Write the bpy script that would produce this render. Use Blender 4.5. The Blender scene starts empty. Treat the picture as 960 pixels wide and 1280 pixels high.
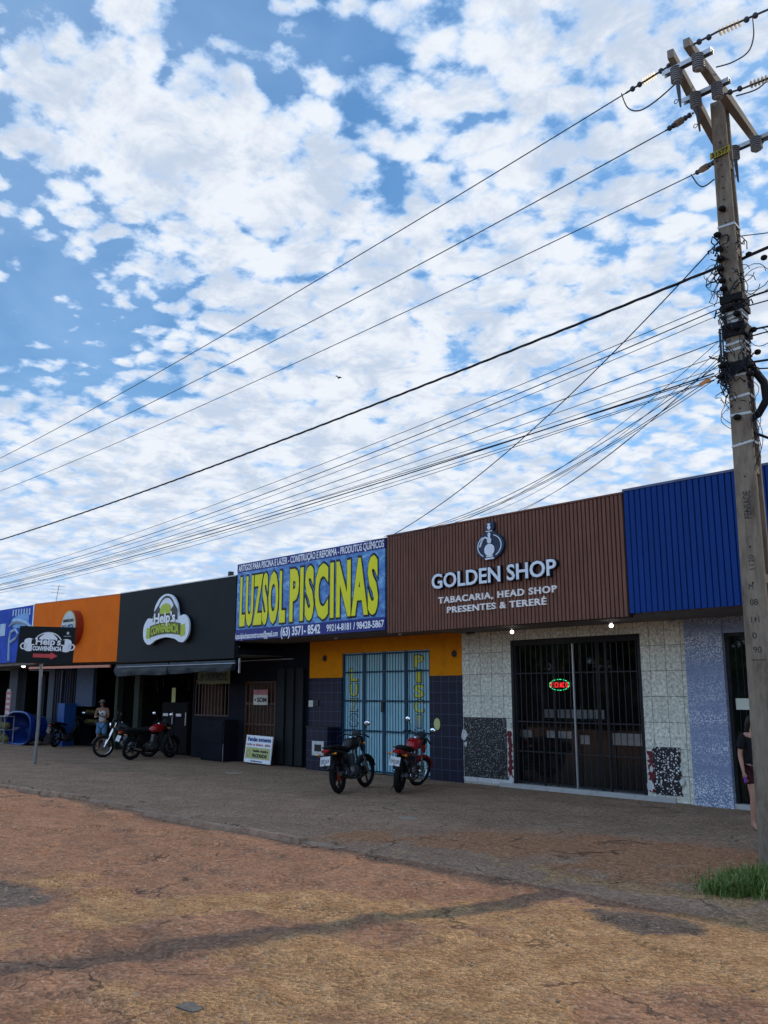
import bpy, bmesh, math, random
from mathutils import Vector, Matrix, noise
random.seed(7)
PI = math.pi
R = math.radians
C = bpy.context.scene.collection
SC = bpy.context.scene

# ------------------------------------------------------------------ camera survey
CH, CD = 1.85, 14.7
F, HZ = 1120.0, 227.0
PITCH = math.atan(HZ / F)
AZ = math.atan(1070 / math.hypot(F, HZ))
FW = (-math.cos(AZ), math.sin(AZ)); RT = (math.sin(AZ), math.cos(AZ))
def ray(x, y):
    u = (x - 480) / F; v = (640 - y) / F
    fh = math.cos(PITCH) - v * math.sin(PITCH); up = math.sin(PITCH) + v * math.cos(PITCH)
    return Vector((RT[0] * u + FW[0] * fh, RT[1] * u + FW[1] * fh, up))
def P(x, y, Y=0.0):
    r = ray(x, y); t = (Y + CD) / r.y
    return Vector((r.x * t, Y, CH + r.z * t))
def G(x, y, z=0.0):
    r = ray(x, y); t = (z - CH) / r.z
    return Vector((r.x * t, -CD + r.y * t, z))
def PX(x, y, X):
    r = ray(x, y); t = X / r.x
    return Vector((X, -CD + r.y * t, CH + r.z * t))

# ------------------------------------------------------------------ materials
def nodes(m):
    m.use_nodes = True
    return m.node_tree.nodes, m.node_tree.links
def hexc(r, g, b):
    f = lambda c: (c / 255 / 12.92) if c / 255 <= 0.04045 else ((c / 255 + 0.055) / 1.055) ** 2.4
    return (f(r), f(g), f(b), 1)
def mat(name, col, rough=0.6, metal=0.0, var=0.25, scale=6.0, bump=0.0, bscale=60.0, spec=0.25, dirt=None, dscale=2.0, damt=0.5, stretch=(1, 1, 1), coat=0.0):
    m = bpy.data.materials.new(name); n, l = nodes(m); b = n['Principled BSDF']
    col = tuple(col) + ((1,) if len(col) == 3 else ())
    tc = n.new('ShaderNodeTexCoord'); geo = n.new('ShaderNodeNewGeometry')
    mp = n.new('ShaderNodeMapping'); mp.inputs['Scale'].default_value = stretch
    l.new(geo.outputs['Position'], mp.inputs['Vector'])
    nz = n.new('ShaderNodeTexNoise'); nz.inputs['Scale'].default_value = scale; nz.inputs['Detail'].default_value = 6; nz.inputs['Roughness'].default_value = .65
    l.new(mp.outputs[0], nz.inputs['Vector'])
    mr = n.new('ShaderNodeMapRange'); mr.inputs[1].default_value = .3; mr.inputs[2].default_value = .7
    mr.inputs[3].default_value = 1 - var; mr.inputs[4].default_value = 1 + var
    l.new(nz.outputs['Fac'], mr.inputs[0])
    mx = n.new('ShaderNodeMix'); mx.data_type = 'RGBA'; mx.blend_type = 'MULTIPLY'; mx.inputs[0].default_value = 1
    mx.inputs[6].default_value = col; l.new(mr.outputs[0], mx.inputs[7])
    out = mx.outputs[2]
    if dirt:
        n2 = n.new('ShaderNodeTexNoise'); n2.inputs['Scale'].default_value = dscale; n2.inputs['Detail'].default_value = 8; n2.inputs['Roughness'].default_value = .75
        l.new(mp.outputs[0], n2.inputs['Vector'])
        m2 = n.new('ShaderNodeMapRange'); m2.inputs[1].default_value = .48; m2.inputs[2].default_value = .68; m2.inputs[4].default_value = damt
        l.new(n2.outputs['Fac'], m2.inputs[0])
        x2 = n.new('ShaderNodeMix'); x2.data_type = 'RGBA'; l.new(m2.outputs[0], x2.inputs[0]); l.new(out, x2.inputs[6]); x2.inputs[7].default_value = tuple(dirt) + (1,)
        out = x2.outputs[2]
    l.new(out, b.inputs['Base Color'])
    b.inputs['Roughness'].default_value = rough; b.inputs['Metallic'].default_value = metal
    b.inputs['Specular IOR Level'].default_value = spec
    b.inputs['Coat Weight'].default_value = coat
    if bump:
        n3 = n.new('ShaderNodeTexNoise'); n3.inputs['Scale'].default_value = bscale; n3.inputs['Detail'].default_value = 4
        l.new(mp.outputs[0], n3.inputs['Vector'])
        bp = n.new('ShaderNodeBump'); bp.inputs['Strength'].default_value = bump; bp.inputs['Distance'].default_value = .01
        l.new(n3.outputs['Fac'], bp.inputs['Height']); l.new(bp.outputs[0], b.inputs['Normal'])
    return m
def emit(name, col, s):
    m = bpy.data.materials.new(name); n, l = nodes(m); b = n['Principled BSDF']
    b.inputs['Base Color'].default_value = col; b.inputs['Emission Color'].default_value = col; b.inputs['Emission Strength'].default_value = s
    return m
def tile_mat(name, c1, c2, grout, w, h, mortar=.006, rough=.15, var_scale=30, bump=.3, vcon=1.0, off=0.0, moff=(0, 0, 0)):
    """ceramic tiles laid in the XZ plane, world scale, w x h metres each"""
    m = bpy.data.materials.new(name); n, l = nodes(m); b = n['Principled BSDF']
    geo = n.new('ShaderNodeNewGeometry'); sp = n.new('ShaderNodeSeparateXYZ'); l.new(geo.outputs['Position'], sp.inputs[0])
    ad = n.new('ShaderNodeMath'); ad.operation = 'ADD'; l.new(sp.outputs[0], ad.inputs[0]); l.new(sp.outputs[1], ad.inputs[1])
    cb = n.new('ShaderNodeCombineXYZ'); l.new(ad.outputs[0], cb.inputs[0]); l.new(sp.outputs[2], cb.inputs[1])
    mp = n.new('ShaderNodeMapping'); mp.inputs['Location'].default_value = moff; l.new(cb.outputs[0], mp.inputs[0])
    br = n.new('ShaderNodeTexBrick'); br.offset = off; br.inputs['Scale'].default_value = 1; br.inputs['Brick Width'].default_value = w; br.inputs['Row Height'].default_value = h
    br.inputs['Mortar Size'].default_value = mortar; br.inputs['Mortar Smooth'].default_value = .2; br.inputs['Bias'].default_value = 0
    br.inputs['Color1'].default_value = c1; br.inputs['Color2'].default_value = c2; br.inputs['Mortar'].default_value = grout
    l.new(mp.outputs[0], br.inputs['Vector'])
    nz = n.new('ShaderNodeTexNoise'); nz.inputs['Scale'].default_value = var_scale; nz.inputs['Detail'].default_value = 5; nz.inputs['Roughness'].default_value = .7
    l.new(geo.outputs['Position'], nz.inputs['Vector'])
    mr = n.new('ShaderNodeMapRange'); mr.inputs[1].default_value = .35; mr.inputs[2].default_value = .65; mr.inputs[3].default_value = 1 - .4 * vcon; mr.inputs[4].default_value = 1 + .25 * vcon
    l.new(nz.outputs['Fac'], mr.inputs[0])
    mx = n.new('ShaderNodeMix'); mx.data_type = 'RGBA'; mx.blend_type = 'MULTIPLY'; mx.inputs[0].default_value = 1
    l.new(br.outputs['Color'], mx.inputs[6]); l.new(mr.outputs[0], mx.inputs[7]); l.new(mx.outputs[2], b.inputs['Base Color'])
    b.inputs['Roughness'].default_value = rough; b.inputs['Specular IOR Level'].default_value = .3
    bp = n.new('ShaderNodeBump'); bp.inputs['Strength'].default_value = bump; bp.inputs['Distance'].default_value = .004; bp.invert = True
    l.new(br.outputs['Fac'], bp.inputs['Height']); l.new(bp.outputs[0], b.inputs['Normal'])
    return m
def chip_mat(name, base, chips, scale, thr=.32, soft=.05, rough=.35, patch=None):
    """stone or glass chips scattered on a base colour"""
    m = bpy.data.materials.new(name); n, l = nodes(m); b = n['Principled BSDF']
    geo = n.new('ShaderNodeNewGeometry')
    v = n.new('ShaderNodeTexVoronoi'); v.inputs['Scale'].default_value = scale; l.new(geo.outputs['Position'], v.inputs['Vector'])
    sp = n.new('ShaderNodeSeparateColor'); l.new(v.outputs['Color'], sp.inputs[0])
    th = n.new('ShaderNodeMath'); th.operation = 'MULTIPLY'; l.new(sp.outputs[0], th.inputs[0]); th.inputs[1].default_value = thr * 2
    lt = n.new('ShaderNodeMapRange'); l.new(v.outputs['Distance'], lt.inputs[0]); l.new(th.outputs[0], lt.inputs[1])
    ad = n.new('ShaderNodeMath'); l.new(th.outputs[0], ad.inputs[0]); ad.inputs[1].default_value = soft; l.new(ad.outputs[0], lt.inputs[2])
    lt.inputs[3].default_value = 1; lt.inputs[4].default_value = 0
    fac = lt.outputs[0]
    if patch:
        nz = n.new('ShaderNodeTexNoise'); nz.inputs['Scale'].default_value = patch; nz.inputs['Detail'].default_value = 2
        mp = n.new('ShaderNodeMapping'); mp.inputs['Scale'].default_value = (.12, .12, 1); l.new(geo.outputs['Position'], mp.inputs[0]); l.new(mp.outputs[0], nz.inputs['Vector'])
        mr = n.new('ShaderNodeMapRange'); mr.inputs[1].default_value = .34; mr.inputs[2].default_value = .62; mr.inputs[3].default_value = .12; l.new(nz.outputs['Fac'], mr.inputs[0])
        mu = n.new('ShaderNodeMath'); mu.operation = 'MULTIPLY'; l.new(fac, mu.inputs[0]); l.new(mr.outputs[0], mu.inputs[1]); fac = mu.outputs[0]
    mx = n.new('ShaderNodeMix'); mx.data_type = 'RGBA'; l.new(fac, mx.inputs[0]); mx.inputs[6].default_value = base; mx.inputs[7].default_value = chips
    l.new(mx.outputs[2], b.inputs['Base Color']); b.inputs['Roughness'].default_value = rough
    bp = n.new('ShaderNodeBump'); bp.inputs['Strength'].default_value = .5; bp.inputs['Distance'].default_value = .004; l.new(fac, bp.inputs['Height']); l.new(bp.outputs[0], b.inputs['Normal'])
    return m
def glass_mat(name, tint=(.02, .03, .03, 1), refl=.35, trans=.5):
    m = bpy.data.materials.new(name); n, l = nodes(m)
    n.remove(n['Principled BSDF']); o = n['Material Output']
    g = n.new('ShaderNodeBsdfGlossy'); g.inputs['Roughness'].default_value = .03
    d = n.new('ShaderNodeBsdfDiffuse'); d.inputs['Color'].default_value = tint
    t = n.new('ShaderNodeBsdfTransparent')
    m1 = n.new('ShaderNodeMixShader'); m1.inputs[0].default_value = trans; l.new(d.outputs[0], m1.inputs[1]); l.new(t.outputs[0], m1.inputs[2])
    f = n.new('ShaderNodeFresnel'); f.inputs[0].default_value = 1.5
    mu = n.new('ShaderNodeMath'); mu.operation = 'MULTIPLY_ADD'; l.new(f.outputs[0], mu.inputs[0]); mu.inputs[1].default_value = .75; mu.inputs[2].default_value = refl * .1; mu.use_clamp = True
    m2 = n.new('ShaderNodeMixShader'); l.new(mu.outputs[0], m2.inputs[0]); l.new(m1.outputs[0], m2.inputs[1]); l.new(g.outputs[0], m2.inputs[2])
    l.new(m2.outputs[0], o.inputs[0])
    return m

M = {}
M['brown'] = mat('brown_slats', (.185, .086, .058), .7, spec=.12, var=.18, scale=3, dirt=(.07, .04, .04), damt=.35, stretch=(4, 4, .6))
M['brown_dark'] = mat('brown_groove', (.035, .018, .018), .8)
M['blue_metal'] = mat('blue_metal', (.004, .036, .185), .65, spec=.15, var=.1, scale=2, dirt=(.006, .035, .20), damt=.4, stretch=(3, 3, .5))
M['blue_groove'] = mat('blue_groove', (.006, .02, .10), .6)
M['orange_panel'] = mat('orange_panel', (.80, .165, .014), .85, spec=.08, var=.08, scale=1.2, dirt=(.6, .13, .02), damt=.25)
M['black_panel'] = mat('black_panel', (.0105, .0135, .015), .7, spec=.2, var=.12, scale=1.0, dirt=(.016, .019, .02), damt=.4)
M['soffit'] = mat('soffit', (.16, .15, .14), .8, var=.15, dirt=(.07, .065, .06), damt=.5)
M['dark_trim'] = mat('dark_trim', (.03, .03, .035), .6)
M['orange_wall'] = mat('orange_wall', (.74, .25, .004), .85, spec=.1, var=.1, scale=3, dirt=(.22, .08, .02), dscale=3, damt=.5, bump=.15)
M['navy_tile'] = tile_mat('navy_tile', (.002, .0025, .016, 1), (.0035, .004, .024, 1), (.045, .05, .11, 1), .235, .235, .006, .5, 12, vcon=.7)
M['marble_tile'] = tile_mat('marble_tile', (.66, .645, .53, 1), (.76, .745, .62, 1), (.12, .12, .10, 1), .31, .45, .005, .35, 17, vcon=1.25)
M['mosaic'] = chip_mat('silver_blue_mosaic', (.20, .25, .38, 1), (.80, .82, .85, 1), 55, .34, .04, .25, patch=2.6)
M['granite'] = chip_mat('black_chip_panel', (.008, .008, .009, 1), (.6, .6, .58, 1), 44, .17, .03, .5)
M['granite2'] = chip_mat('black_pebble_panel', (.010, .006, .009, 1), (.7, .7, .68, 1), 26, .27, .03, .5)
M['maroon'] = mat('maroon_stain', (.14, .02, .03), .8, var=.4, scale=20)
M['plaster'] = mat('white_plaster', (.6, .6, .58), .9, var=.15, scale=12, dirt=(.3, .27, .24), dscale=8, bump=.4)
M['threshold'] = mat('threshold_stone', (.45, .44, .42), .6, dirt=(.2, .17, .14), dscale=6)
M['black_iron'] = mat('black_iron', (.02, .021, .024), .4, metal=.3, dirt=(.05, .04, .03), dscale=14, damt=.3)
M['grey_iron'] = mat('grey_iron', (.035, .037, .04), .45, metal=.4)
M['teal_iron'] = mat('blue_iron', (.008, .045, .085), .45, var=.15)
M['light_blue'] = mat('light_blue_sheet', (.38, .68, .76), .35, var=.12, scale=2, stretch=(1, 1, .6), dirt=(.12, .28, .32), damt=.4)
M['brown_iron'] = mat('brown_iron', (.065, .028, .016), .5, var=.3)
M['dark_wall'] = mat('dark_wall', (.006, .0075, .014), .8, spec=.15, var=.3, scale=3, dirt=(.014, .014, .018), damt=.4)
M['navy_wall'] = mat('navy_wall', (.006, .012, .042), .8, spec=.15, var=.3, scale=2, dirt=(.01, .012, .03), damt=.5)
M['royal'] = mat('royal_blue_paint', (.012, .065, .24), .6, var=.15)
M['slate_blue'] = mat('slate_blue_paint', (.045, .075, .13), .7, var=.2, dirt=(.04, .05, .08), dscale=4)
M['grey_pillar'] = mat('grey_pillar', (.07, .085, .105), .8, var=.2, dirt=(.06, .06, .07), dscale=4)
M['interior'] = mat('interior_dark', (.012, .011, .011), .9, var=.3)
M['roofing'] = mat('roofing', (.25, .24, .22), .7, dirt=(.12, .1, .09), damt=.6)
M['white_paint'] = mat('white_paint', (.86, .87, .89), .4, var=.05)
M['silver_letter'] = mat('silver_letter', (.72, .78, .84), .35, var=.06)
M['letter_side'] = mat('letter_side', (.008, .012, .025), .4)
M['cream_letter'] = mat('cream_letter', (.85, .80, .76), .5, var=.06)
M['navy_disc'] = mat('navy_disc', (.018, .035, .075), .4)
M['yellow'] = mat('yellow_vinyl', (.80, .76, .01), .45, var=.04)
M['black'] = mat('black_vinyl', (.008, .008, .010), .45)
M['banner_navy'] = mat('banner_navy', (.015, .024, .19), .45, var=.06)
M['lime'] = mat('lime_vinyl', (.42, .52, .03), .45, var=.1)
M['red_vinyl'] = mat('red_vinyl', (.62, .07, .07), .45, var=.1)
M['pink_vinyl'] = mat('pink_vinyl', (.45, .16, .18), .6)
M['deep_red'] = mat('deep_red_side', (.32, .04, .015), .4, var=.2)
M['sky_vinyl'] = mat('sky_vinyl', (.10, .32, .62), .45, var=.15)
M['pale_blue'] = mat('pale_blue_vinyl', (.33, .48, .62), .45, var=.15)
M['violet_blue'] = mat('violet_blue_vinyl', (.025, .075, .42), .7, spec=.1, var=.25, scale=3)
M['awning'] = mat('awning_tarp', (.028, .037, .043), .6, var=.25, scale=3)
M['salmon'] = mat('salmon_bar', (.55, .20, .12), .5, var=.1)
M['steel'] = mat('galvanised', (.42, .43, .44), .4, metal=.7, var=.15, scale=20)
M['strap'] = mat('steel_strap', (.42, .42, .41), .45, metal=.3, var=.15, scale=40)
M['concrete_pole'] = mat('pole_concrete', (.23, .185, .135), .9, var=.22, scale=5, dirt=(.085, .06, .042), dscale=1.6, damt=.9, bump=.5, bscale=90, stretch=(3, 3, .7))
M['arm_concrete'] = mat('arm_concrete', (.24, .21, .175), .9, var=.2, scale=8, dirt=(.10, .09, .075), damt=.5, bump=.4, bscale=90)
M['porcelain'] = mat('grey_porcelain', (.24, .25, .26), .35, var=.15)
M['amber'] = mat('amber_discs', (.30, .22, .15), .5)
M['rubber'] = mat('rubber', (.007, .007, .0075), .8, spec=.25, var=.2)
M['cable'] = mat('cable_black', (.016, .018, .024), .6)
M['cable_grey'] = mat('cable_grey', (.05, .055, .065), .5)
M['chrome'] = mat('chrome', (.6, .6, .62), .2, metal=1, var=.05)
M['engine'] = mat('engine_alloy', (.13, .13, .135), .4, metal=.7, var=.2, scale=30)
M['bike_black'] = mat('bike_black', (.005, .005, .006), .35, spec=.35)
M['bike_plastic'] = mat('bike_plastic', (.008, .008, .009), .6, spec=.3)
M['bike_red'] = mat('bike_red', (.30, .008, .012), .25, coat=.6)
M['tail_red'] = mat('tail_red', (.35, .01, .01), .2, coat=.5)
M['seat'] = mat('seat_vinyl', (.006, .006, .006), .7, spec=.2)
M['amber_lens'] = mat('amber_lens', (.6, .2, .02), .2)
M['mirror'] = mat('mirror_glass', (.8, .85, .9), .08, metal=1, var=0)
M['plate'] = mat('plate_white', (.62, .63, .62), .5, dirt=(.35, .3, .25), dscale=20, damt=.6)
M['skin'] = mat('skin', (.30, .15, .09), .55, var=.08)
M['skin_light'] = mat('skin_light', (.42, .22, .15), .55, var=.08)
M['hair'] = mat('hair', (.012, .008, .007), .5)
M['jeans'] = mat('denim', (.10, .22, .36), .9, var=.25, scale=25)
M['tank'] = mat('white_cotton', (.62, .62, .62), .9, var=.08)
M['black_cotton'] = mat('black_cotton', (.012, .012, .014), .95)
M['maroon_cotton'] = mat('maroon_cotton', (.05, .012, .015), .9)
M['phone'] = mat('phone_case', (.22, .04, .32), .4)
M['stone'] = mat('rubble', (.25, .17, .12), .9, var=.3, scale=20)
M['kerb'] = mat('kerb_concrete', (.35, .235, .16), .95, var=.3, scale=6, dirt=(.20, .11, .07), dscale=4, damt=.8, bump=.8, bscale=30)
M['bark'] = mat('bark', (.10, .075, .055), .95, var=.3, bump=.5)
M['paper'] = mat('paper', (.62, .62, .52), .7, var=.08)
M['paper_y'] = mat('paper_yellow', (.52, .54, .22), .7, var=.1)
M['neon_red'] = emit('neon_red', (1, .03, .03, 1), 1.3)
M['neon_green'] = emit('neon_green', (.05, 1, .35, 1), .8)
M['bulb'] = emit('bulb', (1, .96, .88, 1), 6)
M['glass'] = glass_mat('door_glass', (.002, .003, .0035, 1), .02, .85)
M['glass_g'] = glass_mat('green_glass', (.004, .010, .008, 1), .25, .45)
def leaf_mat(name, c1, c2):
    m = bpy.data.materials.new(name); n, l = nodes(m); b = n['Principled BSDF']
    g = n.new('ShaderNodeNewGeometry'); r = n.new('ShaderNodeValToRGB'); r.color_ramp.elements[0].color = c1; r.color_ramp.elements[1].color = c2
    l.new(g.outputs['Random Per Island'], r.inputs[0]); l.new(r.outputs[0], b.inputs['Base Color']); b.inputs['Roughness'].default_value = .5
    b.inputs['Specular IOR Level'].default_value = .3
    return m
M['leaf'] = leaf_mat('leaves', (.025, .06, .012, 1), (.07, .12, .03, 1))
M['grass'] = leaf_mat('grass_blades', (.04, .11, .014, 1), (.24, .27, .07, 1))
def pool_mat():
    m = bpy.data.materials.new('pool_water_print'); n, l = nodes(m); b = n['Principled BSDF']
    g = n.new('ShaderNodeNewGeometry'); nz = n.new('ShaderNodeTexNoise'); nz.inputs['Scale'].default_value = 2.2; nz.inputs['Detail'].default_value = 5; nz.inputs['Distortion'].default_value = 1.5; nz.inputs['Roughness'].default_value = .65
    mp = n.new('ShaderNodeMapping'); mp.inputs['Scale'].default_value = (1, 1, 1.8); mp.inputs['Rotation'].default_value = (0, .3, 0); l.new(g.outputs['Position'], mp.inputs[0]); l.new(mp.outputs[0], nz.inputs['Vector'])
    r = n.new('ShaderNodeValToRGB'); e = r.color_ramp.elements; e[0].position = .35; e[0].color = (.02, .10, .34, 1); e[1].position = .68; e[1].color = (.24, .52, .74, 1)
    k = e.new(.5); k.color = (.05, .21, .52, 1)
    l.new(nz.outputs['Fac'], r.inputs[0]); l.new(r.outputs[0], b.inputs['Base Color']); b.inputs['Roughness'].default_value = .45
    return m
M['pool'] = pool_mat()
def gradient_letters(name, ztop, zbot, c1, c2):
    m = bpy.data.materials.new(name); n, l = nodes(m); b = n['Principled BSDF']
    g = n.new('ShaderNodeNewGeometry'); s = n.new('ShaderNodeSeparateXYZ'); l.new(g.outputs['Position'], s.inputs[0])
    mr = n.new('ShaderNodeMapRange'); mr.inputs[1].default_value = zbot; mr.inputs[2].default_value = ztop; l.new(s.outputs[2], mr.inputs[0])
    x = n.new('ShaderNodeMix'); x.data_type = 'RGBA'; l.new(mr.outputs[0], x.inputs[0]); x.inputs[6].default_value = c2; x.inputs[7].default_value = c1
    l.new(x.outputs[2], b.inputs['Base Color']); return m

# ------------------------------------------------------------------ mesh builder
WL = {}
class MB:
    def __init__(self, xf=None): self.v = []; self.f = []; self.xf = xf; self.smooth = []
    def add(self, vs, fs, smooth=False):
        b = len(self.v)
        for p in vs:
            p = Vector(p); self.v.append(self.xf(p) if self.xf else p)
        for f in fs: self.f.append([i + b for i in f]); self.smooth.append(smooth)
        return self
    def box(self, a, b):
        x0, y0, z0 = a; x1, y1, z1 = b
        if x0 > x1: x0, x1 = x1, x0
        if y0 > y1: y0, y1 = y1, y0
        if z0 > z1: z0, z1 = z1, z0
        return self.add([(x0, y0, z0), (x1, y0, z0), (x1, y1, z0), (x0, y1, z0), (x0, y0, z1), (x1, y0, z1), (x1, y1, z1), (x0, y1, z1)],
                        [(0, 3, 2, 1), (4, 5, 6, 7), (0, 1, 5, 4), (1, 2, 6, 5), (2, 3, 7, 6), (3, 0, 4, 7)])
    def hexa(self, q):  # 8 points: bottom 4, top 4
        return self.add(q, [(0, 3, 2, 1), (4, 5, 6, 7), (0, 1, 5, 4), (1, 2, 6, 5), (2, 3, 7, 6), (3, 0, 4, 7)])
    def bar(self, p, q, w, h, up=(0, 0, 1)):
        p = Vector(p); q = Vector(q); d = (q - p).normalized(); u = Vector(up)
        if abs(d.dot(u)) > .98: u = Vector((1, 0, 0))
        s = d.cross(u).normalized() * w / 2; t = s.cross(d).normalized() * h / 2
        return self.hexa([p - s - t, p + s - t, q + s - t, q - s - t, p - s + t, p + s + t, q + s + t, q - s + t])
    def tube(self, pts, r, n=8, close=False):
        pts = [Vector(p) for p in pts]; m = len(pts); rr = r if isinstance(r, (list, tuple)) else [r] * m
        vs = []; prev = None
        for i, p in enumerate(pts):
            if close: d = (pts[(i + 1) % m] - pts[i - 1])
            else: d = pts[min(i + 1, m - 1)] - pts[max(i - 1, 0)]
            if d.length < 1e-9: d = Vector((0, 0, 1))
            d.normalize()
            if prev is None:
                u = Vector((0, 0, 1)) if abs(d.z) < .9 else Vector((1, 0, 0)); s = d.cross(u).normalized()
            else: s = (prev - d * prev.dot(d)).normalized()
            prev = s; t = d.cross(s)
            for k in range(n):
                a = 2 * PI * k / n; vs.append(p + (s * math.cos(a) + t * math.sin(a)) * rr[i])
        fs = []
        for i in range(m if close else m - 1):
            for k in range(n):
                j = (i + 1) % m
                fs.append((i * n + k, i * n + (k + 1) % n, j * n + (k + 1) % n, j * n + k))
        if not close: fs += [tuple(range(n))[::-1], tuple(range((m - 1) * n, m * n))]
        return self.add(vs, fs, True)
    def cyl(self, p, q, r, n=12, r2=None): return self.tube([p, q], [r, r if r2 is None else r2], n)
    def lathe(self, prof, o=(0, 0, 0), axis=(0, 0, 1), n=16):
        """prof: (radius, height) list along axis"""
        o = Vector(o); a = Vector(axis).normalized(); u = Vector((1, 0, 0)) if abs(a.x) < .9 else Vector((0, 1, 0)); s = a.cross(u).normalized(); t = a.cross(s)
        vs = []
        for r, h in prof:
            for k in range(n):
                g = 2 * PI * k / n; vs.append(o + a * h + (s * math.cos(g) + t * math.sin(g)) * max(r, 1e-4))
        fs = [(i * n + k, i * n + (k + 1) % n, (i + 1) * n + (k + 1) % n, (i + 1) * n + k) for i in range(len(prof) - 1) for k in range(n)]
        return self.add(vs, fs, True)
    def ball(self, c, r, n=12, m=8):
        rx, ry, rz = r if isinstance(r, (tuple, list)) else (r, r, r); vs = []
        for i in range(m + 1):
            th = PI * i / m
            for k in range(n):
                a = 2 * PI * k / n; vs.append((c[0] + rx * math.sin(th) * math.cos(a), c[1] + ry * math.sin(th) * math.sin(a), c[2] + rz * math.cos(th)))
        return self.add(vs, [(i * n + k, (i + 1) * n + k, (i + 1) * n + (k + 1) % n, i * n + (k + 1) % n) for i in range(m) for k in range(n)], True)
    def loft(self, secs, n=14, pw=2.4):
        """secs: (x, cy, cz, ry, rz) super-ellipse sections along local x"""
        vs = []
        for x, cy, cz, ry, rz in secs:
            for k in range(n):
                a = 2 * PI * k / n; c, s = math.cos(a), math.sin(a)
                vs.append((x, cy + ry * math.copysign(abs(c) ** (2 / pw), c), cz + rz * math.copysign(abs(s) ** (2 / pw), s)))
        fs = [(i * n + k, i * n + (k + 1) % n, (i + 1) * n + (k + 1) % n, (i + 1) * n + k) for i in range(len(secs) - 1) for k in range(n)]
        fs += [tuple(range(n))[::-1], tuple(range((len(secs) - 1) * n, len(secs) * n))]
        return self.add(vs, fs, True)
    def torus(self, c, axis, Rr, r, n=28, m=8, flat=1.0):
        c = Vector(c); a = Vector(axis).normalized(); u = Vector((0, 0, 1)) if abs(a.z) < .9 else Vector((1, 0, 0)); s = a.cross(u).normalized(); t = a.cross(s)
        vs = []
        for i in range(n):
            g = 2 * PI * i / n; d = s * math.cos(g) + t * math.sin(g)
            for k in range(m):
                b = 2 * PI * k / m; vs.append(c + d * (Rr + r * math.cos(b)) + a * r * flat * math.sin(b))
        return self.add(vs, [(i * m + k, ((i + 1) % n) * m + k, ((i + 1) % n) * m + (k + 1) % m, i * m + (k + 1) % m) for i in range(n) for k in range(m)], True)
    def poly(self, pts, fr, w0, w1):
        n = len(pts); vs = [fr(u, v, w1) for u, v in pts] + [fr(u, v, w0) for u, v in pts]
        return self.add(vs, [tuple(range(n)), tuple(range(2 * n - 1, n - 1, -1))] + [(i, i + n, (i + 1) % n + n, (i + 1) % n) for i in range(n)])
    def ring(self, c, r0, r1, fr, w0, w1, n=40, a0=0, a1=2 * PI, sx=1.0):
        for i in range(n):
            g, h = a0 + (a1 - a0) * i / n, a0 + (a1 - a0) * (i + 1) / n
            self.poly([(c[0] + sx * r0 * math.cos(g), c[1] + r0 * math.sin(g)), (c[0] + sx * r1 * math.cos(g), c[1] + r1 * math.sin(g)), (c[0] + sx * r1 * math.cos(h), c[1] + r1 * math.sin(h)), (c[0] + sx * r0 * math.cos(h), c[1] + r0 * math.sin(h))], fr, w0, w1)
        return self
    def build(self, name, m, parent=None, label=None):
        me = bpy.data.meshes.new(name)
        if not self.v: self.v = [Vector((0, 0, 0))]
        lo = Vector([min(p[i] for p in self.v) for i in range(3)]); hi = Vector([max(p[i] for p in self.v) for i in range(3)]); c = (lo + hi) / 2
        if not parent: c.z = lo.z
        me.from_pydata([tuple(p - c) for p in self.v], [], self.f)
        me.polygons.foreach_set('use_smooth', self.smooth)
        me.materials.append(m); me.update()
        bm = bmesh.new(); bm.from_mesh(me); bmesh.ops.recalc_face_normals(bm, faces=bm.faces); bm.to_mesh(me); bm.free()
        if any(self.smooth):
            try: me.set_sharp_from_angle(angle=R(40))
            except Exception: pass
        o = bpy.data.objects.new(name, me); C.objects.link(o)
        w = Vector((0, 0, 0)); p = parent
        if parent: o.parent = parent; w = WL[parent.name]
        o.location = c - w; WL[o.name] = c
        if label: o['label'] = label
        return o
def tag(o, label, cat, group=None, kind=None):
    if label: o['label'] = label
    if cat: o['category'] = cat
    if group: o['group'] = group
    if kind: o['kind'] = kind
    return o
def thing(name, loc, label, cat, group=None):
    o = bpy.data.objects.new(name, None); C.objects.link(o); o.location = loc; o.empty_display_size = .2; WL[o.name] = Vector(loc)
    return tag(o, label, cat, group)
def frame(Y, ox=0.0, oz=0.0):
    return lambda u, v, w: Vector((ox + u, Y - w, oz + v))
def frame2(o, r, u):
    o, r, u = Vector(o), Vector(r).normalized(), Vector(u).normalized(); nrm = r.cross(u)
    return lambda a, b, c: o + r * a + u * b + nrm * c
_tc = {}
CAPH = .70
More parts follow.
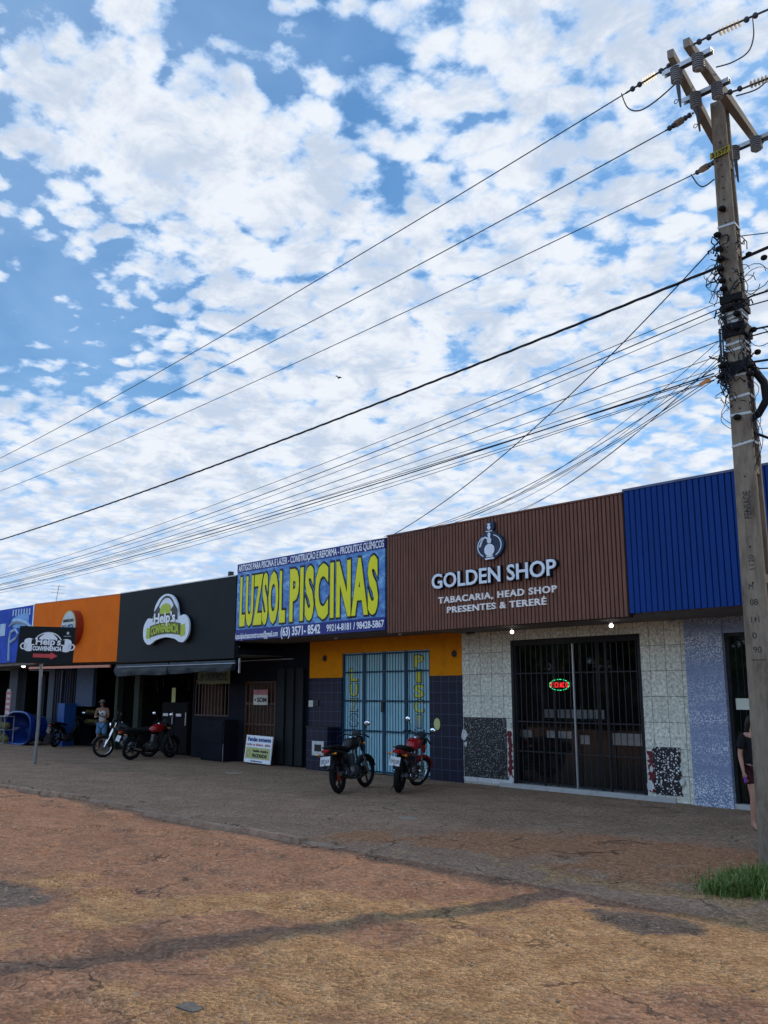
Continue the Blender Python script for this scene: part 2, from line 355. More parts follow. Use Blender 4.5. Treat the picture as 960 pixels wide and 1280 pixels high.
def text(name, body, m, fr, u0, u1, v0, v1, w=.0, depth=.01, off=0.0, parent=None, sep=1.0, arc=0.0, label=None, side=None):
    key = (body, off, sep)
    if key not in _tc:
        cu = bpy.data.curves.new('t', 'FONT'); cu.body = body; cu.offset = off; cu.space_character = sep; cu.resolution_u = 3; cu.fill_mode = 'BOTH' ; cu.extrude = .5
        o = bpy.data.objects.new('t', cu); C.objects.link(o); dg = bpy.context.evaluated_depsgraph_get(); me = bpy.data.meshes.new_from_object(o.evaluated_get(dg))
        vs = [v.co.copy() for v in me.vertices]; fs = [tuple(p.vertices) for p in me.polygons]
        bpy.data.objects.remove(o); bpy.data.curves.remove(cu); bpy.data.meshes.remove(me)
        x0 = min(v.x for v in vs); x1 = max(v.x for v in vs); y0 = -off; y1 = CAPH + off
        _tc[key] = ([((v.x - x0) / (x1 - x0), (v.y - y0) / (y1 - y0), v.z + .5) for v in vs], fs)
    vs, fs = _tc[key]
    mb = MB()
    def mp(p):
        u = u0 + p[0] * (u1 - u0); v = v0 + p[1] * (v1 - v0); v += arc * (1 - (2 * p[0] - 1) ** 2)
        return fr(u, v, w + p[2] * depth)
    mb.add([mp(p) for p in vs], fs)
    return mb.build(name, m, parent, label)

# ------------------------------------------------------------------ world sky
SUN_EL, SUN_AZ = R(41), math.atan2(.254, .967)
wd = bpy.data.worlds.new('World'); SC.world = wd; wd.use_nodes = True
n = wd.node_tree.nodes; l = wd.node_tree.links
bg = n['Background']
sky = n.new('ShaderNodeTexSky'); sky.sky_type = 'NISHITA'; sky.sun_disc = False; sky.sun_elevation = SUN_EL; sky.sun_rotation = SUN_AZ
sky.air_density = 1.0; sky.dust_density = .6; sky.ozone_density = 2.0
tc = n.new('ShaderNodeTexCoord'); sp = n.new('ShaderNodeSeparateXYZ'); l.new(tc.outputs['Generated'], sp.inputs[0])
def mth(op, a, b=None, c=None, clamp=False):
    k = n.new('ShaderNodeMath'); k.operation = op; k.use_clamp = clamp
    for i, q in enumerate((a, b, c)):
        if q is None: continue
        if isinstance(q, (int, float)): k.inputs[i].default_value = q
        else: l.new(q, k.inputs[i])
    return k.outputs[0]
def mrange(v, a, b, c=0.0, d=1.0, smooth=True):
    k = n.new('ShaderNodeMapRange'); k.interpolation_type = 'SMOOTHSTEP' if smooth else 'LINEAR'
    l.new(v, k.inputs[0])
    for i, q in ((1, a), (2, b), (3, c), (4, d)):
        if isinstance(q, (int, float)): k.inputs[i].default_value = q
        else: l.new(q, k.inputs[i])
    return k.outputs[0]
zc = mth('MAXIMUM', sp.outputs[2], 0.0); zz = mth('ADD', zc, .17)
px_, py_ = mth('DIVIDE', sp.outputs[0], zz), mth('DIVIDE', sp.outputs[1], zz)
cb = n.new('ShaderNodeCombineXYZ'); l.new(px_, cb.inputs[0]); l.new(py_, cb.inputs[1])
pv = cb.outputs[0]
def nz(scale, detail, rough=.6, dist=0.0, off=(0, 0, 0), vec=None):
    mp = n.new('ShaderNodeMapping'); mp.inputs['Location'].default_value = off; l.new(vec or pv, mp.inputs[0])
    k = n.new('ShaderNodeTexNoise'); k.inputs['Scale'].default_value = scale; k.inputs['Detail'].default_value = detail; k.inputs['Roughness'].default_value = rough; k.inputs['Distortion'].default_value = dist
    l.new(mp.outputs[0], k.inputs['Vector']); return k
def skyp(x, y):
    r = ray(x, y).normalized(); return (r.x / (r.z + .17), r.y / (r.z + .17), 0)
big = nz(1.1, 3, .5, off=(3.1, 7.7, 0)).outputs['Fac']
mid = nz(14, 9, .60, .25, off=(1.3, 2.2, 0)).outputs['Fac']
fine = nz(38, 6, .62, .2, off=(9.3, 4.2, 0)).outputs['Fac']
# rolled puffs: distance to voronoi cells, warped
wv = n.new('ShaderNodeVectorMath'); wv.operation = 'MULTIPLY_ADD'; wn = nz(6, 4, .6).outputs['Color']; l.new(wn, wv.inputs[0]); wv.inputs[1].default_value = (.13, .13, 0); l.new(pv, wv.inputs[2])
vo = n.new('ShaderNodeTexVoronoi'); vo.feature = 'SMOOTH_F1'; vo.inputs['Scale'].default_value = 20; vo.inputs['Smoothness'].default_value = .35; l.new(wv.outputs[0], vo.inputs['Vector'])
puff = mth('MULTIPLY', mth('SUBTRACT', .48, vo.outputs['Distance']), .72)
soft = mrange(sp.outputs[2], .10, .40, .35, 1.0)
dens = mth('ADD', mth('MULTIPLY', mth('ADD', mth('ADD', mth('SUBTRACT', mid, .5), mth('MULTIPLY', mth('SUBTRACT', fine, .5), .42)), puff), soft), .5)
dens = mth('ADD', dens, mth('MULTIPLY', mth('SUBTRACT', big, .5), .26))
def blob(x, y, rad, amt):
    global dens
    c = skyp(x, y); d = n.new('ShaderNodeVectorMath'); d.operation = 'DISTANCE'; l.new(pv, d.inputs[0]); d.inputs[1].default_value = c
    dens = mth('ADD', dens, mrange(d.outputs['Value'], 0.0, rad, amt, 0.0))
for bl in BLOBS if 'BLOBS' in globals() else [(440, 40, .22, -.16), (340, 80, .16, -.12), (20, 400, .5, -.20), (90, 450, .5, -.26), (20, 230, .40, -.14), (150, 380, .4, -.05), (700, 90, .5, .10), (880, 90, .35, .06), (560, 170, .35, .06),
          (130, 150, .33, .14), (230, 220, .35, .16), (560, 60, .25, .10), (650, 330, .6, .10), (600, 400, .7, .07), (250, 470, .9, .16), (120, 520, 1.3, .15), (200, 130, .2, .10), (480, 230, .15, -.12),
          (620, 130, .14, -.06), (300, 300, .5, .10), (800, 60, .3, .05), (870, 350, .5, .08), (400, 560, 1.2, .05), (700, 580, 1.6, .12), (500, 20, .15, -.05), (10, 120, .2, .05)]:
    blob(*bl)
low = mrange(sp.outputs[2], .10, .36, .30, 0.0)
dens = mth('ADD', dens, mth('MULTIPLY', low, .6))
alpha = mrange(dens, .335, .66)
thick = mrange(dens, .42, .80)
veil = mrange(nz(1.8, 5, .55, .6, off=(5, 1, 0)).outputs['Fac'], .34, .74, .10, .52)
alpha = mth('MAXIMUM', alpha, veil); alpha = mth('MAXIMUM', alpha, mrange(sp.outputs[2], .06, .30, .72, 0.0))
shade = nz(7.0, 6, .65, .3, off=(8, 8, 0)).outputs['Fac']
crr = n.new('ShaderNodeMix'); crr.data_type = 'RGBA'; l.new(mrange(shade, .40, .64), crr.inputs[0])
CW = .93
crr.inputs[6].default_value = (.76 * CW, .80 * CW, .86 * CW, 1); crr.inputs[7].default_value = (.50 * CW, .585 * CW, .72 * CW, 1)
cr = n.new('ShaderNodeMix'); cr.data_type = 'RGBA'; l.new(thick, cr.inputs[0]); cr.inputs[6].default_value = (.34 * CW, .54 * CW, .84 * CW, 1); l.new(crr.outputs[2], cr.inputs[7])
SK = .10
skm = n.new('ShaderNodeVectorMath'); skm.operation = 'MULTIPLY'; l.new(sky.outputs[0], skm.inputs[0]); skm.inputs[1].default_value = (SK * .50, SK * .92, SK * 1.16)
hz = n.new('ShaderNodeMix'); hz.data_type = 'RGBA'; l.new(mrange(sp.outputs[2], .02, .40, .8, 0.0), hz.inputs[0]); l.new(skm.outputs[0], hz.inputs[6]); hz.inputs[7].default_value = (.40, .60, .85, 1)
mxs = n.new('ShaderNodeMix'); mxs.data_type = 'RGBA'; l.new(alpha, mxs.inputs[0]); l.new(hz.outputs[2], mxs.inputs[6]); l.new(cr.outputs[2], mxs.inputs[7])
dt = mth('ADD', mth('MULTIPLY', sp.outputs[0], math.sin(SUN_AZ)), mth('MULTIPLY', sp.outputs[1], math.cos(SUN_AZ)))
bright = mrange(dt, -.75, .05, 1.9, 1.0)     # sky away from the sun boosted, added to brighten the shaded facades
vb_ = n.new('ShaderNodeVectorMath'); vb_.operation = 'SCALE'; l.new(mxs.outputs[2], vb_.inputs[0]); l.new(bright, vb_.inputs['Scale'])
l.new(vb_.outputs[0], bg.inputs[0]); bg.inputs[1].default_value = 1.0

sun = bpy.data.lights.new('sun', 'SUN'); sun.energy = 2.0; sun.angle = R(1.2); sun.color = (1, .86, .66)
so = bpy.data.objects.new('sun', sun); C.objects.link(so)
sd = Vector((math.sin(SUN_AZ) * math.cos(SUN_EL), math.cos(SUN_AZ) * math.cos(SUN_EL), math.sin(SUN_EL)))
so.rotation_euler = sd.to_track_quat('Z', 'Y').to_euler(); so.location = (10, 20, 20)

cam = bpy.data.cameras.new('camera'); co = bpy.data.objects.new('camera', cam); C.objects.link(co); SC.camera = co
cam.sensor_fit = 'VERTICAL'; cam.sensor_height = 24; cam.lens = 24 * F / 1280; cam.clip_end = 3000; cam.clip_start = .05
co.location = (0, -CD, CH)
fv = Vector((FW[0] * math.cos(PITCH), FW[1] * math.cos(PITCH), math.sin(PITCH))); rv = Vector((RT[0], RT[1], 0)); uv = rv.cross(fv)
co.rotation_euler = Matrix((rv, uv, -fv)).transposed().to_euler()
SC.view_settings.view_transform = 'Standard'; SC.view_settings.look = 'None'; SC.view_settings.exposure = .3; SC.view_settings.gamma = 1

# ------------------------------------------------------------------ ground
def seg_d(p, a, b):
    ab = b - a; t = max(0, min(1, (p - a).dot(ab) / max(ab.dot(ab), 1e-9))); return (p - a - ab * t).length
def V2(v): return Vector((v.x, v.y))
def cap(p, a, b, r, soft): return max(0.0, min(1.0, 1 - (seg_d(p, a, b) - r) / soft))
KY = -7.2
KX = G(430, 1061).x
DIRT = [(V2(G(640, 1050)), V2(G(930, 1078)), .55, .9), (V2(G(450, 1048)), V2(G(700, 1060)), .25, .6), (V2(G(770, 1085)), V2(G(920, 1098)), .4, .5)]
SUNLIT_GRAV = [(V2(G(190, 1135)), V2(G(330, 1118)), .30, .5), (V2(G(330, 1125)), V2(G(760, 1162)), .25, .5), (V2(G(480, 1215)), V2(G(960, 1180)), .75, .7), (V2(G(260, 1250)), V2(G(600, 1260)), .4, .6), (V2(G(60, 1100)), V2(G(160, 1150)), .12, .4), (V2(G(480, 1060)), V2(G(880, 1120)), .08, .35), (V2(G(0, 1170)), V2(G(120, 1160)), .15, .4)]  # golden gravel: part real sand, part sunlit ground put into the colour
DARK = [(V2(G(-30, 1112)), V2(G(40, 1122)), .22, .25), (V2(G(228, 1262)), V2(G(248, 1264)), .05, .05), (V2(G(790, 1150)), V2(G(830, 1160)), .10, .25)]
def fb(x, y, s, o=0.0, k=4): return noise.fractal(Vector((x * s + o, y * s - o, o)), .9, 2.1, k)
def ground_h(x, y):
    side = y > KY
    h = .022 * fb(x, y, .35, 3) + .007 * fb(x, y, 1.6, 9)
    near_wall = max(0, min(1, (-y) / 1.2)); h *= near_wall
    if x < KX + 1.5:
        drop = min(1, max(0, (KX + 1.5 - x) / 2.5)) * .035
        t = min(1, max(0, (KY - y + .02) / .10)); back = 1 - .75 * min(1, max(0, (KY - 1.2 - y) / 3.0))
        h -= drop * t * back
    # shallow ridges where paving layers end
    rr = fb(x * .7, y, .9, 21, 3)
    if y < KY: h += .016 * max(-1, min(1, rr * 14))
    return h
def masks(x, y):
    p = Vector((x, y)); j = fb(x, y, 1.1, 5) * .75 + fb(x, y, 4.3, 8, 3) * .3
    d = max(cap(p, a, b, r + j * .7, s * .7) for a, b, r, s in DIRT)
    g = max(cap(p, a, b, r + j * .8, s * .6) for a, b, r, s in SUNLIT_GRAV) if y < KY + .9 else 0
    k = max(cap(p, a, b, r + j * .35, s) for a, b, r, s in DARK)
    edge = -4.9 + 1.0 * fb(x, 0, .25, 2) + .6 * j
    c = max(0, min(1, (y - edge) / 1.6))
    if y < KY: c = 0
    return (d, g, c, k)
def axis_pts(a, b, s0, grow):
    out = [a]; s = s0
    while out[-1] < b: out.append(out[-1] + s); s *= grow
    out[-1] = b; return out
xs = [-t for t in axis_pts(0, 12.0, .045, 1.0)] + [-12 - t for t in axis_pts(0, 60, .05, 1.014)][1:]
xs = [t for t in axis_pts(0, 30, .06, 1.05)][::-1][:-1] + xs
ys_side = axis_pts(KY, .6, .05, 1.0)
ys_road = [KY - t for t in axis_pts(0, 5.2, .045, 1.0)] + [KY - 5.2 - t for t in axis_pts(0, 16, .06, 1.08)][1:]
def ground_mat(name):
    m = bpy.data.materials.new(name); n, l = nodes(m); b = n['Principled BSDF']
    def math_(op, a, b_=None, clamp=False):
        k = n.new('ShaderNodeMath'); k.operation = op; k.use_clamp = clamp
        for i, q in enumerate((a, b_)):
            if q is None: continue
            if isinstance(q, (int, float)): k.inputs[i].default_value = q
            else: l.new(q, k.inputs[i])
        return k.outputs[0]
    def rng(v, a, b_, c=0.0, d=1.0):
        k = n.new('ShaderNodeMapRange'); l.new(v, k.inputs[0])
        for i, q in ((1, a), (2, b_), (3, c), (4, d)): k.inputs[i].default_value = q
        return k.outputs[0]
    def mix(f, a, b_, mode='MIX'):
        k = n.new('ShaderNodeMix'); k.data_type = 'RGBA'; k.blend_type = mode
        if isinstance(f, (int, float)): k.inputs[0].default_value = f
        else: l.new(f, k.inputs[0])
        for i, q in ((6, a), (7, b_)):
            if isinstance(q, tuple): k.inputs[i].default_value = q + (1,)
            else: l.new(q, k.inputs[i])
        return k.outputs[2]
    g = n.new('ShaderNodeNewGeometry'); pos = g.outputs['Position']
    def noi(s, d=5, r=.6, dist=0):
        k = n.new('ShaderNodeTexNoise'); k.inputs['Scale'].default_value = s; k.inputs['Detail'].default_value = d; k.inputs['Roughness'].default_value = r; k.inputs['Distortion'].default_value = dist
        l.new(pos, k.inputs['Vector']); return k.outputs['Fac']
    at = n.new('ShaderNodeAttribute'); at.attribute_name = 'mask'
    s = n.new('ShaderNodeSeparateColor'); l.new(at.outputs['Color'], s.inputs[0])
    D_, G_, C_, K_ = s.outputs[0], s.outputs[1], s.outputs[2], at.outputs['Alpha']
    n1, n2, n3, n4 = noi(1.3, 8, .65), noi(9, 8, .7), noi(45, 6, .7), noi(3.5, 6, .6)
    v = n.new('ShaderNodeTexVoronoi'); v.inputs['Scale'].default_value = 34; l.new(pos, v.inputs['Vector'])
    v2 = n.new('ShaderNodeTexVoronoi'); v2.inputs['Scale'].default_value = 110; l.new(pos, v2.inputs['Vector'])
    vs_ = n.new('ShaderNodeSeparateColor'); l.new(v.outputs['Color'], vs_.inputs[0])
    v2s = n.new('ShaderNodeSeparateColor'); l.new(v2.outputs['Color'], v2s.inputs[0])
    asph = mix(rng(n1, .35, .65), (.235, .115, .064), (.33, .172, .098))
    asph = mix(rng(n4, .50, .72), asph, (.18, .10, .066))
    conc = mix(rng(n1, .35, .65), (.215, .130, .076), (.31, .198, .12)); conc = mix(rng(n4, .55, .75), conc, (.165, .10, .06))
    dirt = mix(rng(n2, .3, .7), (.28, .105, .044), (.45, .215, .10))
    sunlit_grav = mix(rng(n4, .35, .65), (.40, .21, .09), (.60, .35, .165))
    dark = mix(rng(n2, .3, .7), (.12, .088, .07), (.18, .13, .10))
    midc = mix(rng(n1, .4, .65), (.29, .165, .098), (.38, .23, .14))   # dusty brown apron between kerb and paving
    side = mix(rng(C_, .25, .75), midc, conc)
    # which side of the kerb
    sx = n.new('ShaderNodeSeparateXYZ'); l.new(pos, sx.inputs[0])
    col = asph if name == 'road_surface' else side
    jag = math_('MULTIPLY', math_('SUBTRACT', n2, .5), 1.1)
    col = mix(rng(math_('ADD', G_, jag), .05, 1.1), col, sunlit_grav)
    col = mix(rng(math_('ADD', D_, jag), .05, 1.05), col, dirt)
    col = mix(rng(math_('ADD', K_, jag), .2, .9), col, dark)
    # speckle of aggregate
    sp_ = rng(vs_.outputs[0], 0, 1, .5, 1.45); col = mix(.7, col, sp_, 'MULTIPLY')
    sp2 = rng(v2s.outputs[1], 0, 1, .65, 1.3); col = mix(.6, col, sp2, 'MULTIPLY')
    col = mix(.8, col, rng(n3, .3, .7, .75, 1.25), 'MULTIPLY')
    stonef = rng(vs_.outputs[2], .93, .96); col = mix(math_('MULTIPLY', stonef, .35), col, (.50, .38, .28))
    # cracks
    vc = n.new('ShaderNodeTexVoronoi'); vc.feature = 'DISTANCE_TO_EDGE'; vc.inputs['Scale'].default_value = .55
    wp = n.new('ShaderNodeVectorMath'); wp.operation = 'MULTIPLY_ADD'; nc = n.new('ShaderNodeTexNoise'); nc.inputs['Scale'].default_value = 2.5; nc.inputs['Detail'].default_value = 6; l.new(pos, nc.inputs['Vector'])
    l.new(nc.outputs['Color'], wp.inputs[0]); wp.inputs[1].default_value = (.9, .9, 0); l.new(pos, wp.inputs[2]); l.new(wp.outputs[0], vc.inputs['Vector'])
    crk = rng(vc.outputs['Distance'], .002, .009, 1, 0); crk = math_('MULTIPLY', crk, rng(n1, .50, .58))
    col = mix(math_('MULTIPLY', crk, .5), col, (.05, .035, .03))
    l.new(col, b.inputs['Base Color'])
    b.inputs['Roughness'].default_value = .93; b.inputs['Specular IOR Level'].default_value = .25
    hgt = math_('ADD', math_('MULTIPLY', math_('SUBTRACT', 1, v.outputs['Distance']), 1.0), math_('MULTIPLY', math_('SUBTRACT', 1, v2.outputs['Distance']), .45))
    amp = math_('ADD', math_('MULTIPLY', G_, .8), .42 if name == 'road_surface' else .12)
    hgt = math_('MULTIPLY', hgt, amp); hgt = math_('ADD', hgt, math_('MULTIPLY', n2, .55)); hgt = math_('SUBTRACT', hgt, math_('MULTIPLY', crk, 1.5))
    bp = n.new('ShaderNodeBump'); bp.inputs['Strength'].default_value = 1.0; bp.inputs['Distance'].default_value = .027; l.new(hgt, bp.inputs['Height']); l.new(bp.outputs[0], b.inputs['Normal'])
    return m
def grid(name, xs, ys, m):
    vs = []; cols = []
    for y in ys:
        for x in xs:
            vs.append((x, y, ground_h(x, y))); cols.extend(masks(x, y))
    nx = len(xs); fs = [(j * nx + i, j * nx + i + 1, (j + 1) * nx + i + 1, (j + 1) * nx + i) for j in range(len(ys) - 1) for i in range(nx - 1)]
    me = bpy.data.meshes.new(name); me.from_pydata(vs, [], fs); me.materials.append(m)
    a = me.attributes.new('mask', 'FLOAT_COLOR', 'POINT'); a.data.foreach_set('color', cols)
    me.polygons.foreach_set('use_smooth', [True] * len(fs)); me.update()
    bm = bmesh.new(); bm.from_mesh(me); bmesh.ops.recalc_face_normals(bm, faces=bm.faces)
    if bm.faces[0].normal.z < 0: bmesh.ops.reverse_faces(bm, faces=bm.faces)
    bm.to_mesh(me); bm.free()
    o = bpy.data.objects.new(name, me); C.objects.link(o); tag(o, None, None, kind='structure'); return o
grid('road', xs, ys_road, ground_mat('road_surface'))
grid('sidewalk', xs, ys_side, ground_mat('sidewalk_surface'))
gm = mat('far_ground', (.22, .13, .09), .95, var=.3, scale=.5)
g0 = MB(); g0.add([(-1500, -1500, -.16), (1500, -1500, -.16), (1500, 1500, -.16), (-1500, 1500, -.16)], [(0, 1, 2, 3)])
tag(g0.build('ground', gm), None, None, kind='structure')
# broken kerb
kb = MB(); x = -62.0
while x < KX:
    L = random.uniform(.7, 1.3); wob = .05 * math.sin(x * .7); hh = .048 + random.uniform(-.02, .014) - (.03 if random.random() < .15 else 0)
    fade = min(1, max(0, (KX - x) / 2.0)); a, b_ = x, min(x + L - .015, KX)
    zl = ground_h(x, KY - .3)
    n_ = 6
    for i in range(n_):
        u0, u1 = a + (b_ - a) * i / n_, a + (b_ - a) * (i + 1) / n_
        r0 = .012 * noise.noise(Vector((u0 * 3, 0, 0))); r1 = .012 * noise.noise(Vector((u1 * 3, 0, 0)))
        q = [(u0, KY - .10 + wob + r0 * 2, zl - .05), (u1, KY - .10 + wob + r1 * 2, zl - .05), (u1, KY + .09 + wob, zl - .05), (u0, KY + .09 + wob, zl - .05),
             (u0, KY - .075 + wob + r0, hh * fade + r0), (u1, KY - .075 + wob + r1, hh * fade + r1), (u1, KY + .07 + wob + r1, (hh - .012) * fade + r1), (u0, KY + .07 + wob + r0, (hh - .012) * fade + r0)]
        kb.hexa(q)
    x += L
tag(kb.build('kerb', M['kerb']), None, None, kind='structure')
rb = MB()
def pebble(c, r):
    vs = []; k = 7
    for i in range(5):
        th = PI * i / 4
        for j in range(k):
            a = 2 * PI * j / k; rr = r * random.uniform(.75, 1.1); vs.append((c[0] + rr * math.sin(th) * math.cos(a), c[1] + rr * .8 * math.sin(th) * math.sin(a), c[2] + rr * .55 * math.cos(th)))
    rb.add(vs, [(i * k + j, (i + 1) * k + j, (i + 1) * k + (j + 1) % k, i * k + (j + 1) % k) for i in range(4) for j in range(k)])
for i in range(520):
    if i < 90: x = random.uniform(-24, KX + .8); y = KY + random.gauss(.05, .12)
    else: x = random.uniform(-16, -2); y = random.uniform(-12, -3)
    r = random.choice([.008, .010, .014, .022, .035]) if i < 90 else random.choice([.006, .008, .012, .018])
    pebble((x, y, ground_h(x, y) + r * .2 + (.03 if abs(y - KY) < .1 and x < KX else 0)), r)
for px, py, r in [(392, 1059, .06), (380, 1058, .04), (60, 989, .06), (40, 986, .05), (75, 992, .05), (65, 1000, .04), (415, 1062, .04)]:
    g = G(px, py); pebble((g.x, g.y, ground_h(g.x, g.y) + r * .3), r)
tag(rb.build('rubble', M['stone']), 'loose reddish stones scattered along the broken kerb and road', 'rubble', kind='stuff')

for px, py, rr, lb in ((292, 967, .30, 'pale broken concrete slab lying on the pavement left of the advert board'), (510, 1024, .20, 'small pale flat concrete patch on the pavement before the motorcycles'), (236, 1262, .11, 'grey round asphalt patch in the gravel near the bottom edge')):
    g = G(px, py); rr_ = random.Random(px); pts = [(g.x + rr * rr_.uniform(.6, 1.1) * math.cos(2 * PI * i / 12), g.y + rr * .7 * rr_.uniform(.6, 1.1) * math.sin(2 * PI * i / 12)) for i in range(12)]; pts = [(p[0] + (q_[0] - p[0]) * t, p[1] + (q_[1] - p[1]) * t) for p, q_ in zip(pts, pts[1:] + pts[:1]) for t in (0, .33 + .1 * rr_.uniform(-1, 1), .66)]; pts = [(a_ + rr * .05 * rr_.uniform(-1, 1), b_ + rr * .05 * rr_.uniform(-1, 1)) for a_, b_ in pts]
    b = MB(); zz0 = ground_h(g.x, g.y); b.poly(pts, lambda u, v, w: Vector((u, v, w)), zz0 - .02, zz0 + .006)
    tag(b.build('concrete_slab', mat('pale_slab', (.33, .27, .21), .9, dirt=(.2, .14, .1), dscale=8) if px != 236 else mat('grey_patch', (.13, .115, .10), .95, var=.4, scale=40)), lb, 'slab')
# ------------------------------------------------------------------ shops
OV = -1.57
def rect(mb, x0, x1, z0, z1, y0, y1): return mb.box((x0, y0, z0), (x1, y1, z1))
def wall_with(mb, x0, x1, z0, z1, holes, y0=0.0, y1=.15):
    """front wall x0..x1, z0..z1 with rectangular holes (x0,x1,z0,z1) sorted by x"""
    cx = x0
    for hx0, hx1, hz0, hz1 in holes:
        if hx0 > cx: rect(mb, cx, hx0, z0, z1, y0, y1)
        if hz0 > z0: rect(mb, hx0, hx1, z0, hz0, y0, y1)
        if hz1 < z1: rect(mb, hx0, hx1, hz1, z1, y0, y1)
        cx = hx1
    if cx < x1: rect(mb, cx, x1, z0, z1, y0, y1)
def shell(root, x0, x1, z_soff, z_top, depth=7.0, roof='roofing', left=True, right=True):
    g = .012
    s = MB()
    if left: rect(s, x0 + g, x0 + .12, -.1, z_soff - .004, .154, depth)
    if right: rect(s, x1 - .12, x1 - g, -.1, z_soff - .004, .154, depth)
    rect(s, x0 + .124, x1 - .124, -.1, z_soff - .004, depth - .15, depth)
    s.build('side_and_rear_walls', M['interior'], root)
    r = MB(); rect(r, x0 + g, x1 - g, z_soff, z_soff + .14, OV + .16, depth + .3); r.build('roof', M[roof], root)
    s2 = MB(); rect(s2, x0 + g, x1 - g, z_soff - .012, z_soff - .002, OV + .165, -.004); s2.build('soffit', M['soffit'], root)
def fascia_quad(root, pA, pB, pC, pD, m, name='fascia', Y=OV, th=.14):
    """pA top-left, pB top-right, pC bottom-right, pD bottom-left (pixels on the plane y=Y)"""
    q = [P(*pD, Y), P(*pC, Y), P(*pB, Y), P(*pA, Y)]
    return q
def panel(mb, q, Y, th):
    (bl, br, tr, tl) = q
    mb.hexa([(bl[0], Y, bl[1]), (br[0], Y, br[1]), (br[0], Y + th, br[1]), (bl[0], Y + th, bl[1]), (tl[0], Y, tl[1]), (tr[0], Y, tr[1]), (tr[0], Y + th, tr[1]), (tl[0], Y + th, tl[1])])

XA = P(0, 800, OV).x - 6            # far left end of the row
XB = P(44, 755.5, OV).x
XC = P(150.5, 743, OV).x
XD = P(296.5, 706, OV).x
XE = P(483.3, 672, OV).x
XF = P(778, 617, OV).x
XG = 1.5
zt = P(483, 672, OV).z; zb = P(484, 787, OV).z
zbg = P(640, 780, OV).z
WE, WF = P(578, 850, 0).x, P(857, 800, 0).x      # wall boundaries of the brown shop
WD = P(386, 900, 0).x

# ---- brown shop (tabacaria)
gs = thing('shop_building', ((XE + XF) / 2, 0, 0), 'single storey shop with tall brown slatted fascia, marbled tile front and black barred glass doors', 'shop')
f = MB(); panel(f, [(XE + .006, zbg), (XF - .006, zbg - .02), (XF - .006, zt + .02), (XE + .006, zt)], OV + .03, .11); f.build('fascia', M['brown_dark'], gs)
c = MB(); pitch = .0835; nn = int((XF - XE) / pitch)
for i in range(nn):
    x0 = XE + .01 + i * (XF - XE - .02) / nn; rect(c, x0 + .012, x0 + pitch - .014, zbg - .01, zt + .012, OV, OV + .04)
c.build('slatted_cladding', M['brown'], gs)
c = MB(); rect(c, XE, XF, zt + .02, zt + .05, OV - .01, OV + .15); c.build('coping', M['brown'], gs)
shell(gs, WE, WF, zbg + .03, zt)
dx0, dx1, dz1 = P(638, 800, 0).x, P(799, 792, 0).x, 2.93
w = MB(); wall_with(w, WE, WF, 0, zbg + .02, [(dx0, dx1, 0, dz1)]); w.build('tiled_wall', M['marble_tile'], gs)
t = MB(); rect(t, dx0 - .35, dx1 + .55, 0, .085, -.05, .25); t.build('threshold', M['threshold'], gs)
cp = MB(); rect(cp, WE + .03, dx0 - .16, .05, 1.36, -.02, -.004); cp.build('chip_panel', M['granite'], gs, 'black panel of white stone chips left of the door')
def ragged(mb, x0, x1, z0, z1, y0, y1, seed, amp=.05, n=26):
    rr = random.Random(seed); L = []; Rr = []
    for i in range(n + 1):
        z = z0 + (z1 - z0) * i / n; L.append((x0 + rr.uniform(-amp, amp), z)); Rr.append((x1 + rr.uniform(-amp, amp), z))
    mb.poly(L + Rr[::-1], lambda u, v, w: Vector((u, y0 + w, v)), y1 - y0, 0)
mm = MB(); ragged(mm, dx0 - .13, dx0 - .03, .10, 1.1, -.012, -.003, 4, .03); mm.build('torn_edge', M['maroon'], gs)
bx0, bx1 = P(813, 950, 0).x, P(852, 950, 0).x
cp = MB(); ragged(cp, bx0 + .06, bx1 - .02, .12, .93, -.02, -.004, 8, .015); cp.build('chip_panel', M['granite2'], gs, 'black panel of white pebbles right of the door')
mm = MB(); ragged(mm, bx0 - .02, bx0 + .07, .15, .85, -.030, -.021, 9, .035); mm.build('torn_edge', M['maroon'], gs)
for k, (cx, cz, rr) in enumerate([(WE + .06, 1.0, .10), (WE + .09, .80, .05), (dx0 - .07, 1.22, .06), (bx0 + .0, .25, .09), (bx0 + .03, .55, .05), (bx1 + .0, .35, .06), (dx0 - .05, .15, .07)]):
    rr_ = random.Random(k); pts = [(cx + rr * rr_.uniform(.5, 1) * math.cos(a), cz + rr * 1.3 * rr_.uniform(.5, 1.1) * math.sin(a)) for a in [2 * PI * i / 14 for i in range(14)]]
    pl = MB(); pl.poly(pts, frame(0), .022 + .004 * k / 7, .034 + .004 * k / 7); pl.build('bare_plaster_patch', M['plaster'], gs)
cp = MB(); ragged(cp, WE + .04, dx0 - .05, .04, .14, -.028, -.0215, 12, .03, 3); cp.build('chipped_base', M['plaster'], gs)
